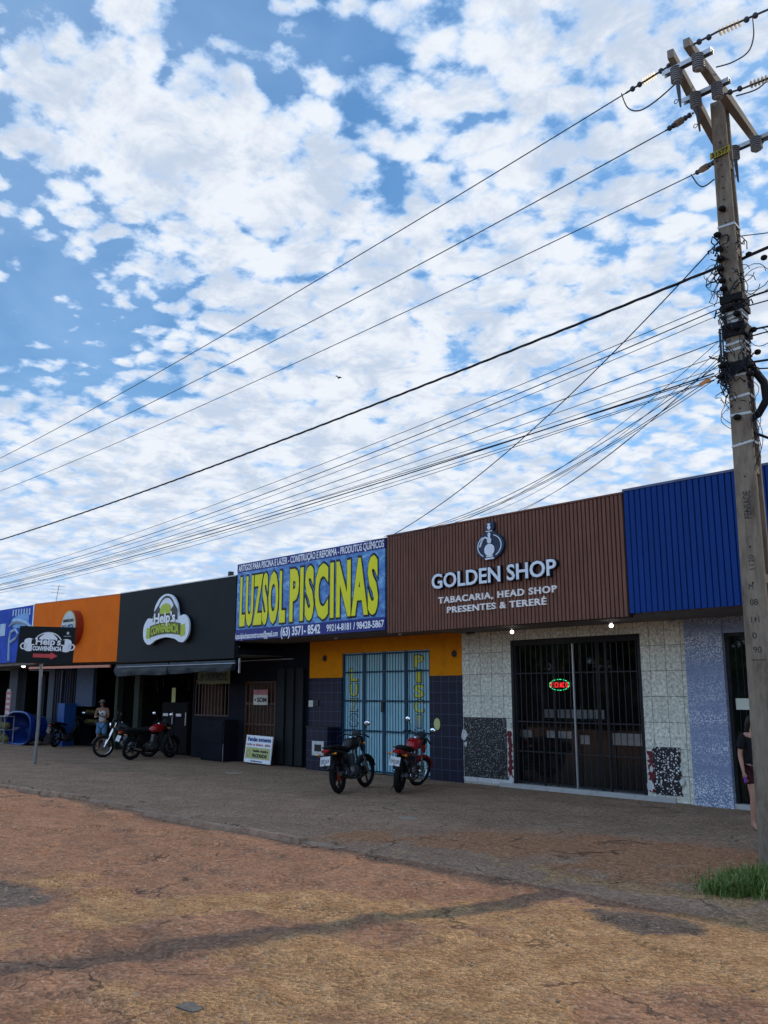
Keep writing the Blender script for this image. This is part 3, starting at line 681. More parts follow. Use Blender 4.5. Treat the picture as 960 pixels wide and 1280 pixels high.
# the grille: frame, bars, rails
fr_ = MB()
for x in (dx0 + .03, dx1 - .03): rect(fr_, x - .03, x + .03, .09, dz1 - .01, -.01, .05)
rect(fr_, dx0 + .062, dx1 - .062, dz1 - .12, dz1 - .012, -.01, .05); fr_.build('grille_frame', M['black_iron'], gs)
xm = P(719, 900, 0).x
br = MB(); nb = 22
for i in range(nb):
    x = dx0 + .10 + (dx1 - dx0 - .2) * i / (nb - 1)
    if abs(x - xm) < .05: continue
    br.cyl((x, .01, .1), (x, .01, dz1 - .13), .0085, 6)
br.build('grille_bars', M['grey_iron'], gs)
br = MB()
for z in (.13, .72, 1.30, 2.25): rect(br, dx0 + .063, dx1 - .063, z - .012, z + .012, .018, .034)
br.build('grille_rails', M['grey_iron'], gs)
br = MB()
for x in ((dx0 + xm) / 2, (dx1 + xm) / 2): br = MB(); rect(br, x - .018, x + .018, .09, dz1 - .125, .0, .03); br.build('folding_stile', M['black_iron'], gs)
br = MB(); rect(br, xm - .018, xm + .012, .09, dz1 - .125, -.006, .03); br.build('meeting_stile', M['steel'], gs)
gl = MB(); rect(gl, dx0 + .04, dx1 - .04, .09, dz1 - .02, .10, .108); gl.build('glass_door', M['glass'], gs)
gf = MB()
for x in (dx0 + .06, (dx0 * 2 + dx1) / 3, (dx0 + 2 * dx1) / 3, dx1 - .06): rect(gf, x - .025, x + .025, .09, dz1 - .02, .085, .125)
gf.build('glass_door_frame', M['black_iron'], gs)
# added counter, its pale strips imitate reflections in the glass; stock behind
ct = thing('shop_counter', ((dx0 + dx1) / 2, .6, 0), 'pale fronted shop counter standing inside behind the barred glass doors', 'counter')
b = MB(); rect(b, dx0 - .25, dx1 - .15, .02, 1.12, .35, .8); b.build('counter_body', M['interior'], ct)
for p0, p1, q0_, q1_ in ((644, 665, 910.5, 921), (684, 715, 911.5, 922), (726, 737, 919, 930), (766, 806, 916, 931)):
    b = MB(); x0, x1 = P(p0, 915, .35).x, P(p1, 915, .35).x; rect(b, x0, x1, P(p0, q1_, .35).z, P(p0, q0_, .35).z, .335, .349); b.build('reflection_strip', M['plaster'], ct)
if 0: b.build('counter_front', M['plaster'], ct)
b = MB(); rect(b, dx0 - .25, dx1 - .15, 1.122, 1.15, .33, .85); b.build('counter_top', M['dark_trim'], ct)
sh = thing('goods_rack', (dx0, 3.0, 0), 'rack with a row of small white price cards inside the brown shop', 'rack')
cz0, cz1 = P(720, 898, 1.1).z, P(720, 887, 1.1).z; cx0, cx1 = P(681, 890, 1.1).x, P(758, 890, 1.1).x
b = MB(); rect(b, cx0 - .1, cx1 + .1, cz0 - .05, cz0 - .01, 1.1, 1.5); rect(b, cx0 - .1, cx0 - .05, .02, cz1 + .3, 1.1, 1.5); rect(b, cx1 + .05, cx1 + .1, .02, cz1 + .3, 1.1, 1.5); b.build('shelf', M['interior'], sh)
for i in range(11):
    b = MB(); xx = cx0 + (cx1 - cx0) * i / 11; rect(b, xx, xx + (cx1 - cx0) / 11 * .75, cz0, cz1, 1.07, 1.09); b.build('price_card', M['plaster'], sh)
# neon
q = P(699, 856, .07); ns = thing('neon_sign', (q.x, .06, q.z - .1), 'small oval neon sign reading FECHADO in red with a green dashed border', 'neon sign')
fr = frame(.085, q.x, q.z)
b = MB(); b.ring((0, 0), .001, 1, fr, -.004, 0, 32) if False else None
b = MB()
for i in range(10):
    a = 2 * PI * i / 10 + .1; b.tube([fr(.235 * math.cos(a + t * .42), .105 * math.sin(a + t * .42), .012) for t in (0, .33, .66, 1)], .007, 5)
b.build('green_border', M['neon_green'], ns)
text('red_letters', 'FECHADO', M['neon_red'], fr, -.20, .20, -.05, .05, .006, .006, .0, ns, 1.35)
# ---- signage on brown fascia
sg = thing('shop_sign', (P(620, 720, OV).x, OV - .05, P(620, 720, OV).z - .5), 'large raised silver name lettering on the brown slatted fascia', 'sign')
fr = frame(OV)
a = P(543, 716, OV); b2 = P(698, 695, OV); u0, u1 = a.x, b2.x
za = P(543, 737, OV).z; zb_ = P(543, 718.5, OV).z
text('letter_backs', 'GOLDEN SHOP', M['letter_side'], fr, u0 - .015, u1 + .015, za - .015, zb_ + .015, .0, .075, .035, sg)
text('letter_faces', 'GOLDEN SHOP', M['silver_letter'], fr, u0, u1, za, zb_, .076, .012, .018, sg)
a = P(549, 757, OV); b2 = P(697, 740, OV); z0, z1 = P(549, 754.8, OV).z, P(549, 746.8, OV).z
sg2 = thing('tagline_sign', ((a.x + b2.x) / 2, OV, z0 - .2), 'two lines of small cream lettering under the large silver name', 'sign')
text('first_line', 'TABACARIA, HEAD SHOP', M['cream_letter'], fr, a.x, b2.x, z0, z1, .0, .03, .02, sg2, 1.15)
a = P(560, 767, OV); b2 = P(684, 755, OV); z0, z1 = P(561, 766.5, OV).z, P(561, 758.5, OV).z
text('second_line', 'PRESENTES & TERERÉ', M['cream_letter'], fr, a.x, b2.x, z0, z1, .0, .03, .02, sg2, 1.1)
# hookah emblem
cE = P(615, 683, OV); wE = (P(632, 683, OV).x - P(597, 683, OV).x) / 2; em = thing('emblem_sign', (cE.x, OV, cE.z - wE), 'round navy emblem with silver hookah pipe above the silver name', 'sign')
fe_ = frame(OV, cE.x, cE.z); r = wE; kv = (P(615, 666, OV).z - cE.z) / wE
fr = lambda u, v, w: fe_(u, v * kv, w)
o_ = [(r * math.cos(t), r * .98 * math.sin(t)) for t in [R(a) for a in range(115, 426, 8)]]
o_ += [(.22 * r, 1.15 * r), (.34 * r, 1.3 * r), (.30 * r, 1.75 * r), (-.22 * r, 1.75 * r), (-.30 * r, 1.3 * r), (-.22 * r, 1.15 * r)]
b = MB(); b.poly(o_, fr, .0, .07); b.build('backing_board', M['navy_disc'], em)
b = MB(); b.ring((0, 0), r * .80, r * .86, fr, .071, .082, 36, R(125), R(238)); b.ring((0, 0), r * .80, r * .86, fr, .071, .082, 36, R(-58), R(68)); b.build('ring', M['silver_letter'], em)
b = MB(); e = lambda cx, cz, rx, rz, k=18: [(cx + rx * math.cos(2 * PI * i / k), cz + rz * math.sin(2 * PI * i / k)) for i in range(k)]
b.poly(e(0, -.28 * r, .36 * r, .44 * r), fr, .071, .086); b.poly([(-.24 * r, -.80 * r), (.24 * r, -.80 * r), (.22 * r, -.70 * r), (-.22 * r, -.70 * r)], fr, .071, .086); b.poly([(-.32 * r, -.98 * r), (.32 * r, -.98 * r), (.30 * r, -.86 * r), (-.30 * r, -.86 * r)], fr, .071, .086)
b.poly([(-.10 * r, .20 * r), (.10 * r, .20 * r), (.16 * r, .45 * r), (.06 * r, .62 * r), (.10 * r, .85 * r), (.05 * r, .98 * r), (-.05 * r, .98 * r), (-.10 * r, .85 * r), (-.06 * r, .62 * r), (-.16 * r, .45 * r)], fr, .071, .086)
b.poly([(-.22 * r, 1.05 * r), (.22 * r, 1.05 * r), (.22 * r, 1.12 * r), (-.22 * r, 1.12 * r)], fr, .071, .086); b.poly([(-.06 * r, 1.2 * r), (.06 * r, 1.2 * r), (.13 * r, 1.38 * r), (.06 * r, 1.5 * r), (.12 * r, 1.65 * r), (-.12 * r, 1.65 * r), (-.06 * r, 1.5 * r), (-.13 * r, 1.38 * r)], fr, .071, .086)
b.tube([fr(-.08 * r, .55 * r, .08), fr(-.30 * r, .66 * r, .08), fr(-.48 * r, .5 * r, .08), fr(-.68 * r, .0, .08)], .02, 5)
b.build('hookah', M['silver_letter'], em)

# ---- piscinas shop
ls = thing('shop_building', ((XD + XE) / 2, 0, 0), 'single storey shop with orange and navy tiled front and light blue barred gates', 'shop')
zt2 = P(390, 689, OV).z
f = MB(); panel(f, [(XD + .006, zb), (XE - .006, zb), (XE - .006, zt), (XD + .006, zt)], OV + .03, .11); f.build('fascia', M['dark_trim'], ls)
shell(ls, P(290, 900, 0).x, WE, zb + .0, zt)
gx0, gx1, gz1 = P(428, 817, 0).x, P(537, 813, 0).x, 2.83
ztile = 2.24
w = MB(); wall_with(w, WD, WE - .004, ztile, zb - .015, [(gx0, gx1, ztile, gz1)]); w.build('orange_wall', M['orange_wall'], ls)
w = MB(); rect(w, WD, gx0, 0, ztile - .002, -.012, .148); w.build('tiled_wall', M['navy_tile'], ls); w = MB(); rect(w, gx1, WE - .004, 0, ztile - .002, -.012, .148); w.build('tiled_wall', M['navy_tile'], ls)
for px, py in ((406, 823), (568, 817)):
    q = P(px, py, 0); v = MB(); v.lathe([(.0, .0), (.075, .0), (.085, .012), (.10, .02), (.105, .0)], (q.x, 0, q.z), (0, -1, 0), 20); vv = v.build('wall_vent', M['orange_wall'], ls)
    v = MB(); v.lathe([(.0, .014), (.074, .014), (.074, .006), (.0, .006)], (q.x, 0, q.z), (0, -1, 0), 20); v.build('vent_hole', M['black'], vv)
q = P(547, 905, 0); v = MB(); v.poly(e(q.x, q.z, .09, .13, 22), frame(0), .013, .022); v.build('oval_plaque', M['paper_y'], ls)
# gates
gt = thing('security_gate', ((gx0 + gx1) / 2, 0, 0), 'light blue four leaf metal gate with blue bars and painted vertical yellow letters', 'gate')
wv_ = gx1 - gx0; leaves = [(gx0, gx0 + .255 * wv_), (gx0 + .255 * wv_, gx0 + .49 * wv_), (gx0 + .49 * wv_, gx0 + .735 * wv_), (gx0 + .735 * wv_, gx1)]
for i, (a0, a1) in enumerate(leaves):
    lf = MB(); rect(lf, a0 + .001, a1 - .001, .02, gz1 - .001, .06, .075); leaf = lf.build('gate_sheet', M['light_blue'], gt)
    b = MB()
    for x in (a0 + .022, a1 - .022): rect(b, x - .02, x + .02, .03, gz1 - .012, .015, .057)
    for z in (.06, .98, 1.68, 2.36, gz1 - .04): rect(b, a0 + .043, a1 - .043, z - .018, z + .018, .018, .055)
    b.build('gate_frame', M['teal_iron'], gt)
    b = MB(); k = 7 if i in (0, 3) else 6
    for j in range(1, k + 1):
        x = a0 + .04 + (a1 - a0 - .08) * j / (k + 1); b.cyl((x, .012, .06), (x, .012, gz1 - .04), .009, 6)
    b.build('gate_bars', M['teal_iron'], gt)
b = MB(); rect(b, leaves[1][1] - .05, leaves[1][1] + .03, 1.42, 1.66, -.02, .012); b.build('lock_box', M['black_iron'], gt)
gy = gradient_letters('fading_yellow', 1.95, 1.35, (.85, .80, .02, 1), (.30, .48, .52, 1))
gy2 = gradient_letters('fading_yellow_lower', 1.55, 1.15, (.85, .80, .03, 1), (.34, .48, .52, 1))
fr = frame(.058)
z = 2.38 - .12
def vert(word, a0, a1, ztop, step, m, hgt):
    z = ztop
    for ch in word:
        wd_ = .16 if ch == 'I' else .30
        cx = (a0 + a1) / 2; wd2 = wd_ / 2
        text('letter_outline', ch, M['black'], fr, cx - wd2 - .02, cx + wd2 + .02, z - hgt - .018, z + .018, .0, .004, .04, gt)
        text('letter_fill', ch, m, fr, cx - wd2, cx + wd2, z - hgt, z, .005, .003, .03, gt); z -= step
vert('LUZSOL', leaves[0][0], leaves[0][1], 2.45, .36, gy, .30)
vert('PISCINAS', leaves[3][0], leaves[3][1], 2.72, .335, gy2, .285)
# meter box with white cover
q0, q1 = P(384, 917, -.3), P(410, 917, -.3)
mt = thing('meter_cabinet', ((q0.x + q1.x) / 2, -.2, 0), 'low navy tiled meter cabinet with a white cover left of the blue gate', 'cabinet')
b = MB(); rect(b, q0.x, q1.x, 0, 1.02, -.32, -.016); b.build('cabinet_body', M['navy_tile'], mt)
b = MB(); rect(b, q0.x - .02, q1.x + .02, 1.022, 1.05, -.34, -.016); b.build('cap', M['dark_trim'], mt)
qa, qb = P(391, 926, -.32), P(405, 945, -.32)
b = MB(); rect(b, qa.x, qb.x, qb.z, qa.z, -.345, -.322); cv = b.build('cover', M['plaster'], mt)
b = MB(); rect(b, qa.x + .10, qb.x - .08, qa.z - .24, qa.z - .08, -.352, -.347); b.build('meter_window', M['black_iron'], cv)
q = P(393, 879, 0); ic = thing('intercom', (q.x, 0, q.z - .1), 'small grey intercom box on the navy tiles left of the gate', 'intercom')
b = MB(); rect(b, q.x - .16, q.x + .02, q.z - .09, q.z + .07, -.06, -.014); b.build('box', M['steel'], ic); b = MB(); rect(b, q.x + .03, q.x + .2, q.z - .07, q.z + .08, -.04, -.014); b.build('keypad', M['grey_iron'], ic)
# banner
H_ = zt - zb; W_ = XE - XD
bn = thing('banner_sign', ((XD + XE) / 2, OV, zb), 'large blue pool water banner with tall black edged yellow lettering', 'sign')
fr = frame(OV + .03, XD, zb)
b = MB(); b.poly([(.04, .14 * H_), (W_ - .06, .14 * H_), (W_ - .06, .885 * H_), (.04, .885 * H_)], fr, .001, .03); b.build('pool_print', M['pool'], bn)
b = MB(); b.poly([(.02, .0), (W_ - .05, .0), (W_ - .05, .138 * H_), (.02, .138 * H_)], fr, .001, .03); b.build('lower_band', M['banner_navy'], bn)
b = MB(); b.poly([(.02, .887 * H_), (W_ - .05, .887 * H_), (W_ - .05, H_), (.02, H_)], fr, .001, .03); b.build('upper_band', M['banner_navy'], bn)
for wd_, a0, a1 in (('LUZSOL', .035, .375), ('PISCINAS', .405, .955)):
    text('name_outline', wd_, M['black'], fr, a0 * W_ - .028, a1 * W_ + .028, .175 * H_ - .035, .845 * H_ + .035, .032, .006, .080, bn, 1.14)
    text('name_letters', wd_, M['yellow'], fr, a0 * W_, a1 * W_, .18 * H_, .835 * H_, .040, .006, .045, bn, 1.14)
text('upper_text', 'ARTIGOS PARA PISCINA E LAZER - CONSTRUÇÃO E REFORMA - PRODUTOS QUÍMICOS', M['white_paint'], fr, .01 * W_ + .03, W_ - .08, .90 * H_, .985 * H_, .032, .004, .02, bn)
text('email_text', 'luzsolpiscinasconstrucoes@gmail.com', M['white_paint'], fr, .03, .325 * W_, .02 * H_, .095 * H_, .032, .004, .015, bn)
text('phone_text', '(63) 3571- 8542', M['white_paint'], fr, .345 * W_, .61 * W_, .015 * H_, .125 * H_, .032, .004, .03, bn)
text('mobile_text', '99214-8181 / 98428-5867', M['white_paint'], fr, .65 * W_, W_ - .08, .03 * H_, .11 * H_, .032, .004, .02, bn)

# ---- black convenience shop
ks = thing('shop_building', ((XC + XD) / 2, 0, 0), 'single storey shop with plain black fascia over a dark open front', 'shop')
A_, B_, C__, D__ = P(150.8, 742.3, OV), P(296, 719.8, OV), P(296.5, 822.5, OV), P(146.5, 828.5, OV)
f = MB(); panel(f, [(XC + .006, D__.z), (XD - .008, C__.z), (XD - .008, B_.z), (XC + .006, A_.z)], OV, .14); f.build('fascia', M['black_panel'], ks)
f = MB(); panel(f, [(XC + .006, A_.z + .002), (XD - .008, B_.z + .002), (XD - .008, B_.z + .03), (XC + .006, A_.z + .03)], OV - .01, .16); f.build('coping', M['steel'], ks)
KZ = 2.84
KL = P(147, 900, 0).x; k1 = P(240, 900, 0).x; k2 = P(297, 900, 0).x
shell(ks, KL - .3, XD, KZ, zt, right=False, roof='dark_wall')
w = MB(); wn0, wn1 = P(243, 870, 0).x, P(286, 870, 0).x; wz0, wz1 = P(262, 895, 0).z, P(262, 850, 0).z
b0, b1 = P(305, 900, 0).x, P(344, 900, 0).x; bz1 = P(325, 851, 0).z
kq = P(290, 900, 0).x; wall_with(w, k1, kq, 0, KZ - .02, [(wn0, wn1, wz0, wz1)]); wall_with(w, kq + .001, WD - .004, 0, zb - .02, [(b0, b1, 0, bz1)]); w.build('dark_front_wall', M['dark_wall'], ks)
w = MB(); rect(w, KL - .3, KL - .1, 0, KZ - .02, 0, .2); rect(w, P(166, 900, 0).x, P(172, 900, 0).x, 0, KZ - .02, .0, .14); w.build('pillars', mat('dark_green_pillar', (.035, .045, .03), .8, dirt=(.02, .02, .02)), ks)
b = MB(); nb = 11
for i in range(nb): x = wn0 + .04 + (wn1 - wn0 - .08) * i / (nb - 1); rect(b, x - .022, x + .022, wz0 + .04, wz1 - .04, .02, .05)
rect(b, wn0, wn1, wz0, wz0 + .04, .015, .055); rect(b, wn0, wn1, wz1 - .04, wz1, .015, .055); wnd = b.build('window', M['brown_iron'], ks)
b = MB(); rect(b, wn0 + .4, wn1 - .4, wz0 + .05, wz1 - .05, .07, .1); b.build('shutter', mat('brown_shutter', (.10, .038, .024), .6), wnd)
b = MB(); nb = 9
for i in range(nb): x = b0 + .06 + (b1 - b0 - .12) * i / (nb - 1); rect(b, x - .02, x + .02, .05, bz1 - .03, .02, .045)
rect(b, b0, b0 + .05, .02, bz1, .01, .055); rect(b, b1 - .05, b1, .02, bz1, .01, .055)
for z in (.06, 1.02, bz1 - .62, bz1 - .04): rect(b, b0 + .052, b1 - .052, z - .025, z + .025, .012, .053)
dr = b.build('door', M['brown_iron'], ks)
b = MB(); rect(b, b0 + .05, b1 - .05, .05, bz1 - .03, .07, .09); b.build('door_sheet', M['brown_iron'], dr)
b = MB()
for i in range(6):
    x = P(348, 900, 0).x + i * .2; rect(b, x, x + .17, .04, 2.5, -.07 - (i % 2) * .04, -.03 - (i % 2) * .04)
b.build('folded_shutter', M['black_panel'], ks)
b = MB(); rect(b, P(303, 833, 0).x, P(368, 833, 0).x, 2.74, 2.77, -.06, -.02); b.build('rail', M['steel'], ks)
b = MB(); rect(b, P(298, 823, OV).x - .02, P(298, 823, OV).x + .02, C__.z - .38, C__.z - .01, OV + .02, OV + .06); b.build('downpipe', M['steel'], ks)
# awning
aw = thing('rolled_awning', ((XC + XD) / 2, OV, 2.6), 'dark rolled tarpaulin awning sagging under the black fascia', 'awning')
for (pa, pb, pc, pd) in (((146, 831), (211, 828.5), (211, 843), (146, 845)), ((213, 828.5), (295, 825), (291, 838), (213, 842.5))):
    mb = MB(); nseg = 24; vs = []
    for i in range(nseg + 1):
        t = i / nseg; top = P(*pa, OV).lerp(P(*pb, OV), t); bot = P(*pd, OV).lerp(P(*pc, OV), t)
        for k, s in enumerate((0, .25, .5, .75, 1)):
            p = top.lerp(bot, s); bulge = .045 * math.sin(s * PI) + .03 * s + .012 * math.sin(t * 17 + s * 5) + .012 * math.sin(t * 33 - s * 7) + .008 * math.sin(t * 61 + s * 3); vs.append((p.x, OV - .02 - bulge, p.z - .015 * math.sin(t * PI * 3) * s))
        for k, s in enumerate((1, .5, 0)):
            p = top.lerp(bot, s); vs.append((p.x, OV + .06, p.z))
    m_ = 8; mb.add(vs, [(i * m_ + k, (i + 1) * m_ + k, (i + 1) * m_ + (k + 1) % m_, i * m_ + (k + 1) % m_) for i in range(nseg) for k in range(m_)] + [tuple(range(m_)), tuple(range(nseg * m_, nseg * m_ + m_))], True)
    mb.build('tarpaulin', M['awning'], aw)
b = MB(); b.cyl(P(147, 834, OV - .11), P(294, 829, OV - .11), .012, 8); b.build('roller_bar', M['steel'], aw)
# string loops hanging
st = MB()
for px in (152, 157, 166, 182, 195, 204, 214, 226, 236):
    q = P(px, 845, -1.2); L = random.uniform(.15, .5); W2 = random.uniform(.04, .16)
    st.tube([(q.x + W2 * math.sin(t * PI), -1.2, q.z - L * (1 - abs(2 * t - 1)) ** .6 * (1 if t < 1 else 0)) if True else 0 for t in [i / 10 for i in range(11)]], .006, 4)
tag(st.build('string_lights', M['cable_grey']), 'thin string lights hanging in loops below the dark awning', 'string lights')
# emblem sign
cE = P(213, 775, OV); s_ = (P(241, 775, OV).x - P(184.5, 775, OV).x) / 2
cz = P(213, 805, OV).z; hh_ = P(213, 743, OV).z - cz
hp = thing('emblem_sign', (cE.x, OV, cz), 'white edged beer mug emblem with lime lettering on the black fascia', 'sign')
fr = frame(OV - .10, cE.x, cz)
def smooth_closed(pts, k=5):
    out = []; m = len(pts)
    for i in range(m):
        p0, p1, p2, p3 = [Vector(pts[(i + j - 1) % m]) for j in range(4)]
        for s in range(k):
            t = s / k; v = .5 * ((2 * p1) + (p2 - p0) * t + (2 * p0 - 5 * p1 + 4 * p2 - p3) * t * t + (3 * p1 - p0 - 3 * p2 + p3) * t ** 3); out.append((v.x, v.y))
    return out
u = s_; v_ = hh_
EM = [(-.80, .02), (-.98, .15), (-.99, .38), (-.82, .54), (-.62, .53), (-.56, .60), (-.50, .78), (-.30, .94), (-.02, 1.0), (.26, .94), (.46, .78), (.54, .58), (.60, .52), (.80, .54), (.98, .40), (.99, .17), (.82, .02), (.62, .02), (.40, .09), (0, .13), (-.40, .09), (-.62, .02)]
b = MB(); b.poly(smooth_closed([(a * u, c_ * v_) for a, c_ in EM]), fr, .0, .05); b.build('white_board', M['silver_letter'], hp)
b = MB(); b.poly(smooth_closed([(a * u * .985, c_ * v_ * .98 + .01) for a, c_ in EM]), fr, -.085, -.002); b.build('dark_body', M['black'], hp)
b = MB(); b.ring((0, .52 * v_), .40 * v_, .44 * v_, fr, .051, .056, 24, R(5), R(175), 1.02 * u / v_ * 1.15 if False else .98 * u / (.44 * v_) * .44); b.build('arch_outline', M['black'], hp)
b = MB(); b.poly([(-.58 * u, .46 * v_), (.52 * u, .46 * v_), (.50 * u, .66 * v_), (.36 * u, .78 * v_), (.2 * u, .66 * v_), (-.2 * u, .66 * v_), (-.36 * u, .78 * v_), (-.54 * u, .66 * v_)], fr, .051, .057); b.build('name_band', M['grey_iron'], hp)
b = MB(); b.poly(e(-.02 * u, .71 * v_, .22 * u, .10 * v_, 14), fr, .058, .063); b.poly([(-.27 * u, .60 * v_), (.23 * u, .60 * v_), (.21 * u, .72 * v_), (-.25 * u, .72 * v_)], fr, .0635, .066); b.build('centre_mug', M['lime'], hp)
b = MB(); b.poly([(-.86 * u, .14 * v_), (-.66 * u, .12 * v_), (-.64 * u, .34 * v_), (-.84 * u, .36 * v_)], fr, .051, .056); b.build('side_mug', M['lime'], hp); b = MB(); b.poly([(.86 * u, .14 * v_), (.66 * u, .12 * v_), (.64 * u, .34 * v_), (.84 * u, .36 * v_)], fr, .051, .056); b.build('side_mug', M['lime'], hp)
text('name_letters', "Help's", M['white_paint'], fr, -.50 * u, .44 * u, .42 * v_, .63 * v_, .068, .01, .03, hp)
b = MB(); N_ = 16; top = [(-.68 * u + 1.34 * u * i / N_, .38 * v_ + .05 * v_ * (1 - (2 * i / N_ - 1) ** 2)) for i in range(N_ + 1)]; bot = [(a, c_ - .23 * v_) for a, c_ in top]
b.poly(top + bot[::-1], fr, .0575, .0625); b.build('lower_band', mat('dark_olive', (.07, .09, .02), .5), hp)
text('lower_letters', 'CONVENIÊNCIA', M['lime'], fr, -.62 * u, .60 * u, .18 * v_, .36 * v_, .064, .01, .04, hp, 1.0, .05 * v_)
# outros banner, notice, cabinets
q0, q1 = P(247, 857, -.3), P(288.5, 838, -.3); ob = thing('cloth_banner', (q0.x, -.3, q0.z), 'yellowish paper banner reading & OUTROS hung above the brown barred window', 'banner')
b = MB(); nseg = 10; vs = []
for i in range(nseg + 1):
    x = q0.x + (q1.x - q0.x) * i / nseg; yy = -.3 + .02 * math.sin(i * 1.7)
    vs += [(x, yy, q0.z + .04 + .01 * math.sin(i)), (x, yy, q1.z + .05), (x, yy + .008, q1.z + .05), (x, yy + .008, q0.z + .04 + .01 * math.sin(i))]
b.add(vs, [(i * 4 + k, (i + 1) * 4 + k, (i + 1) * 4 + (k + 1) % 4, i * 4 + (k + 1) % 4) for i in range(nseg) for k in range(4)]); b.build('cloth', mat('old_paper', (.20, .21, .10), .8, var=.2), ob)
fr = frame(-.335); text('large_word', '& OUTROS,', M['black'], fr, q0.x + .15, q1.x - .15, q0.z + .13, q0.z + .36, .0, .006, .03, ob); text('small_words', 'ENERGÉTICOS', M['black'], fr, q0.x + .1, q1.x - .05, q0.z + .44, q0.z + .58, .0, .006, .03, ob)
q = P(213.5, 868, .0); nt = MB(); rect(nt, q.x - .11, q.x + .11, q.z - .24, q.z + .2, .1, .11); tag(nt.build('notice', M['paper_y']), 'small yellow paper notice inside the dark open shop front', 'notice')
fz = thing('drinks_freezer', (P(222, 920, .1).x, .2, 0), 'tall dark double door freezer standing in the black shop front', 'freezer')
x0, x1 = P(203, 900, .1).x, P(236, 900, .1).x; zt_ = P(220, 878, .1).z
b = MB(); rect(b, x0, x1, .03, zt_, .1, .75); b.build('cabinet', mat('freezer_grey', (.006, .007, .010), .8, spec=.1), fz)
xm_ = (x0 + x1) / 2
for a0, a1 in ((x0 + .02, xm_ - .012), (xm_ + .012, x1 - .02)):
    b = MB(); rect(b, a0, a1, .08, zt_ - .04, .06, .098); d_ = b.build('door', mat('freezer_door', (.005, .006, .008), .8, spec=.1), fz)
    b = MB(); rect(b, a0 + .1, a0 + .4, zt_ - .42, zt_ - .34, .045, .058); b.build('label_strip', M['steel'], d_)
    b = MB(); rect(b, a1 - .07, a1 - .04, .9, zt_ - .3, .02, .058); b.build('handle', M['steel'], d_)
q0, q1 = P(262, 946, -.15), P(292, 900, -.15)
bc = thing('counter_cabinet', (q0.x, -.1, 0), 'low dark cabinet with torn white paper at its foot below the barred window', 'cabinet')
b = MB(); rect(b, q0.x, q1.x, 0.01, q1.z, -.45, -.01); b.build('body', M['dark_wall'], bc)
b = MB(); rect(b, q0.x + .06, q1.x - .06, .5, q1.z - .06, -.466, -.452); rect(b, q0.x + .06, q1.x - .06, .06, .46, -.466, -.452); b.build('drawer_front', M['dark_wall'], bc)
rr_ = random.Random(3); qx0, qx1 = P(279, 940, -.46).x, P(298, 940, -.46).x
pts = [(qx0 + (min(qx1, q1.x) - qx0) * i / 12, .40 + rr_.uniform(-.16, .08)) for i in range(13)]
b = MB(); b.poly([(qx0, .02)] + pts + [(min(qx1, q1.x), .02)], frame(-.468), 0, .008); b.build('torn_paper', M['plaster'], bc)
pts = [(q0.x + .6, q1.z - .2), (q0.x + .72, q1.z - .18), (q0.x + .7, q1.z - .28)]
# som sign, white yellow board
q0, q1 = P(317, 881, -.02), P(335, 862, -.02); sm = thing('door_sign', (q0.x, -.02, q0.z), 'small red and white sign reading SOM on the brown barred door', 'sign')
b = MB(); zm = q0.z + (q1.z - q0.z) * .66; rect(b, q0.x, q1.x, q0.z, zm, -.03, -.016); b.build('white_panel', M['paper'], sm)
b = MB(); rect(b, q0.x, q1.x, zm + .003, q1.z, -.03, -.016); b.build('red_panel', M['pink_vinyl'], sm)
text('word', '• SOM', M['black'], frame(-.03), q0.x + .05, q1.x - .04, q0.z + .07, zm - .07, 0.001, .004, .04, sm)
LB, RB = P(307.5, 947, -.35), P(340, 951.5, -.35); TL, TR = P(309.5, 913.5, -.35), P(341.5, 916.5, -.35)
vb = thing('advert_board', (LB.x, -.35, 0), 'white and yellow standing board reading Vendas somente below the brown door', 'sign board')
wB = RB.x - LB.x; hB = TL.z - LB.z
fr = frame2((LB.x, -.42, .06), (1, .0, -.015), (-.01, .12, 1))
b = MB(); b.poly([(0, 0), (wB, 0), (wB, hB), (0, hB)], fr, -.03, 0); b.build('board', M['white_paint'], vb)
b = MB(); b.poly([(.04, .10), (wB - .04, .10), (wB - .04, hB * .56), (.04, hB * .56)], fr, .001, .005); b.build('yellow_field', M['paper_y'], vb)
text('heading', 'Vendas somente', M['royal'], fr, .05, wB - .05, hB * .78, hB * .95, .001, .004, .04, vb)
text('second_line', 'cartão ou dinheiro - débito', M['pink_vinyl'], fr, .05, wB - .05, hB * .62, hB * .72, .001, .004, .02, vb)
text('third_line', 'Vendido recente a', M['black'], fr, wB * .3, wB - .12, hB * .39, hB * .50, .006, .003, .04, vb)
text('fourth_line', 'FRACIONADAS', M['black'], fr, wB * .3, wB - .16, hB * .20, hB * .34, .006, .003, .04, vb)
b = MB(); b.ring((wB * .15, hB * .33), .07, .095, fr, .006, .009, 20, sx=.7 * 1.3); b.build('ring_logo', M['salmon'], vb)
text('foot_line', 'vendas@conveniencia', M['black'], fr, wB * .25, wB * .7, .025, .07, .001, .003, .01, vb)

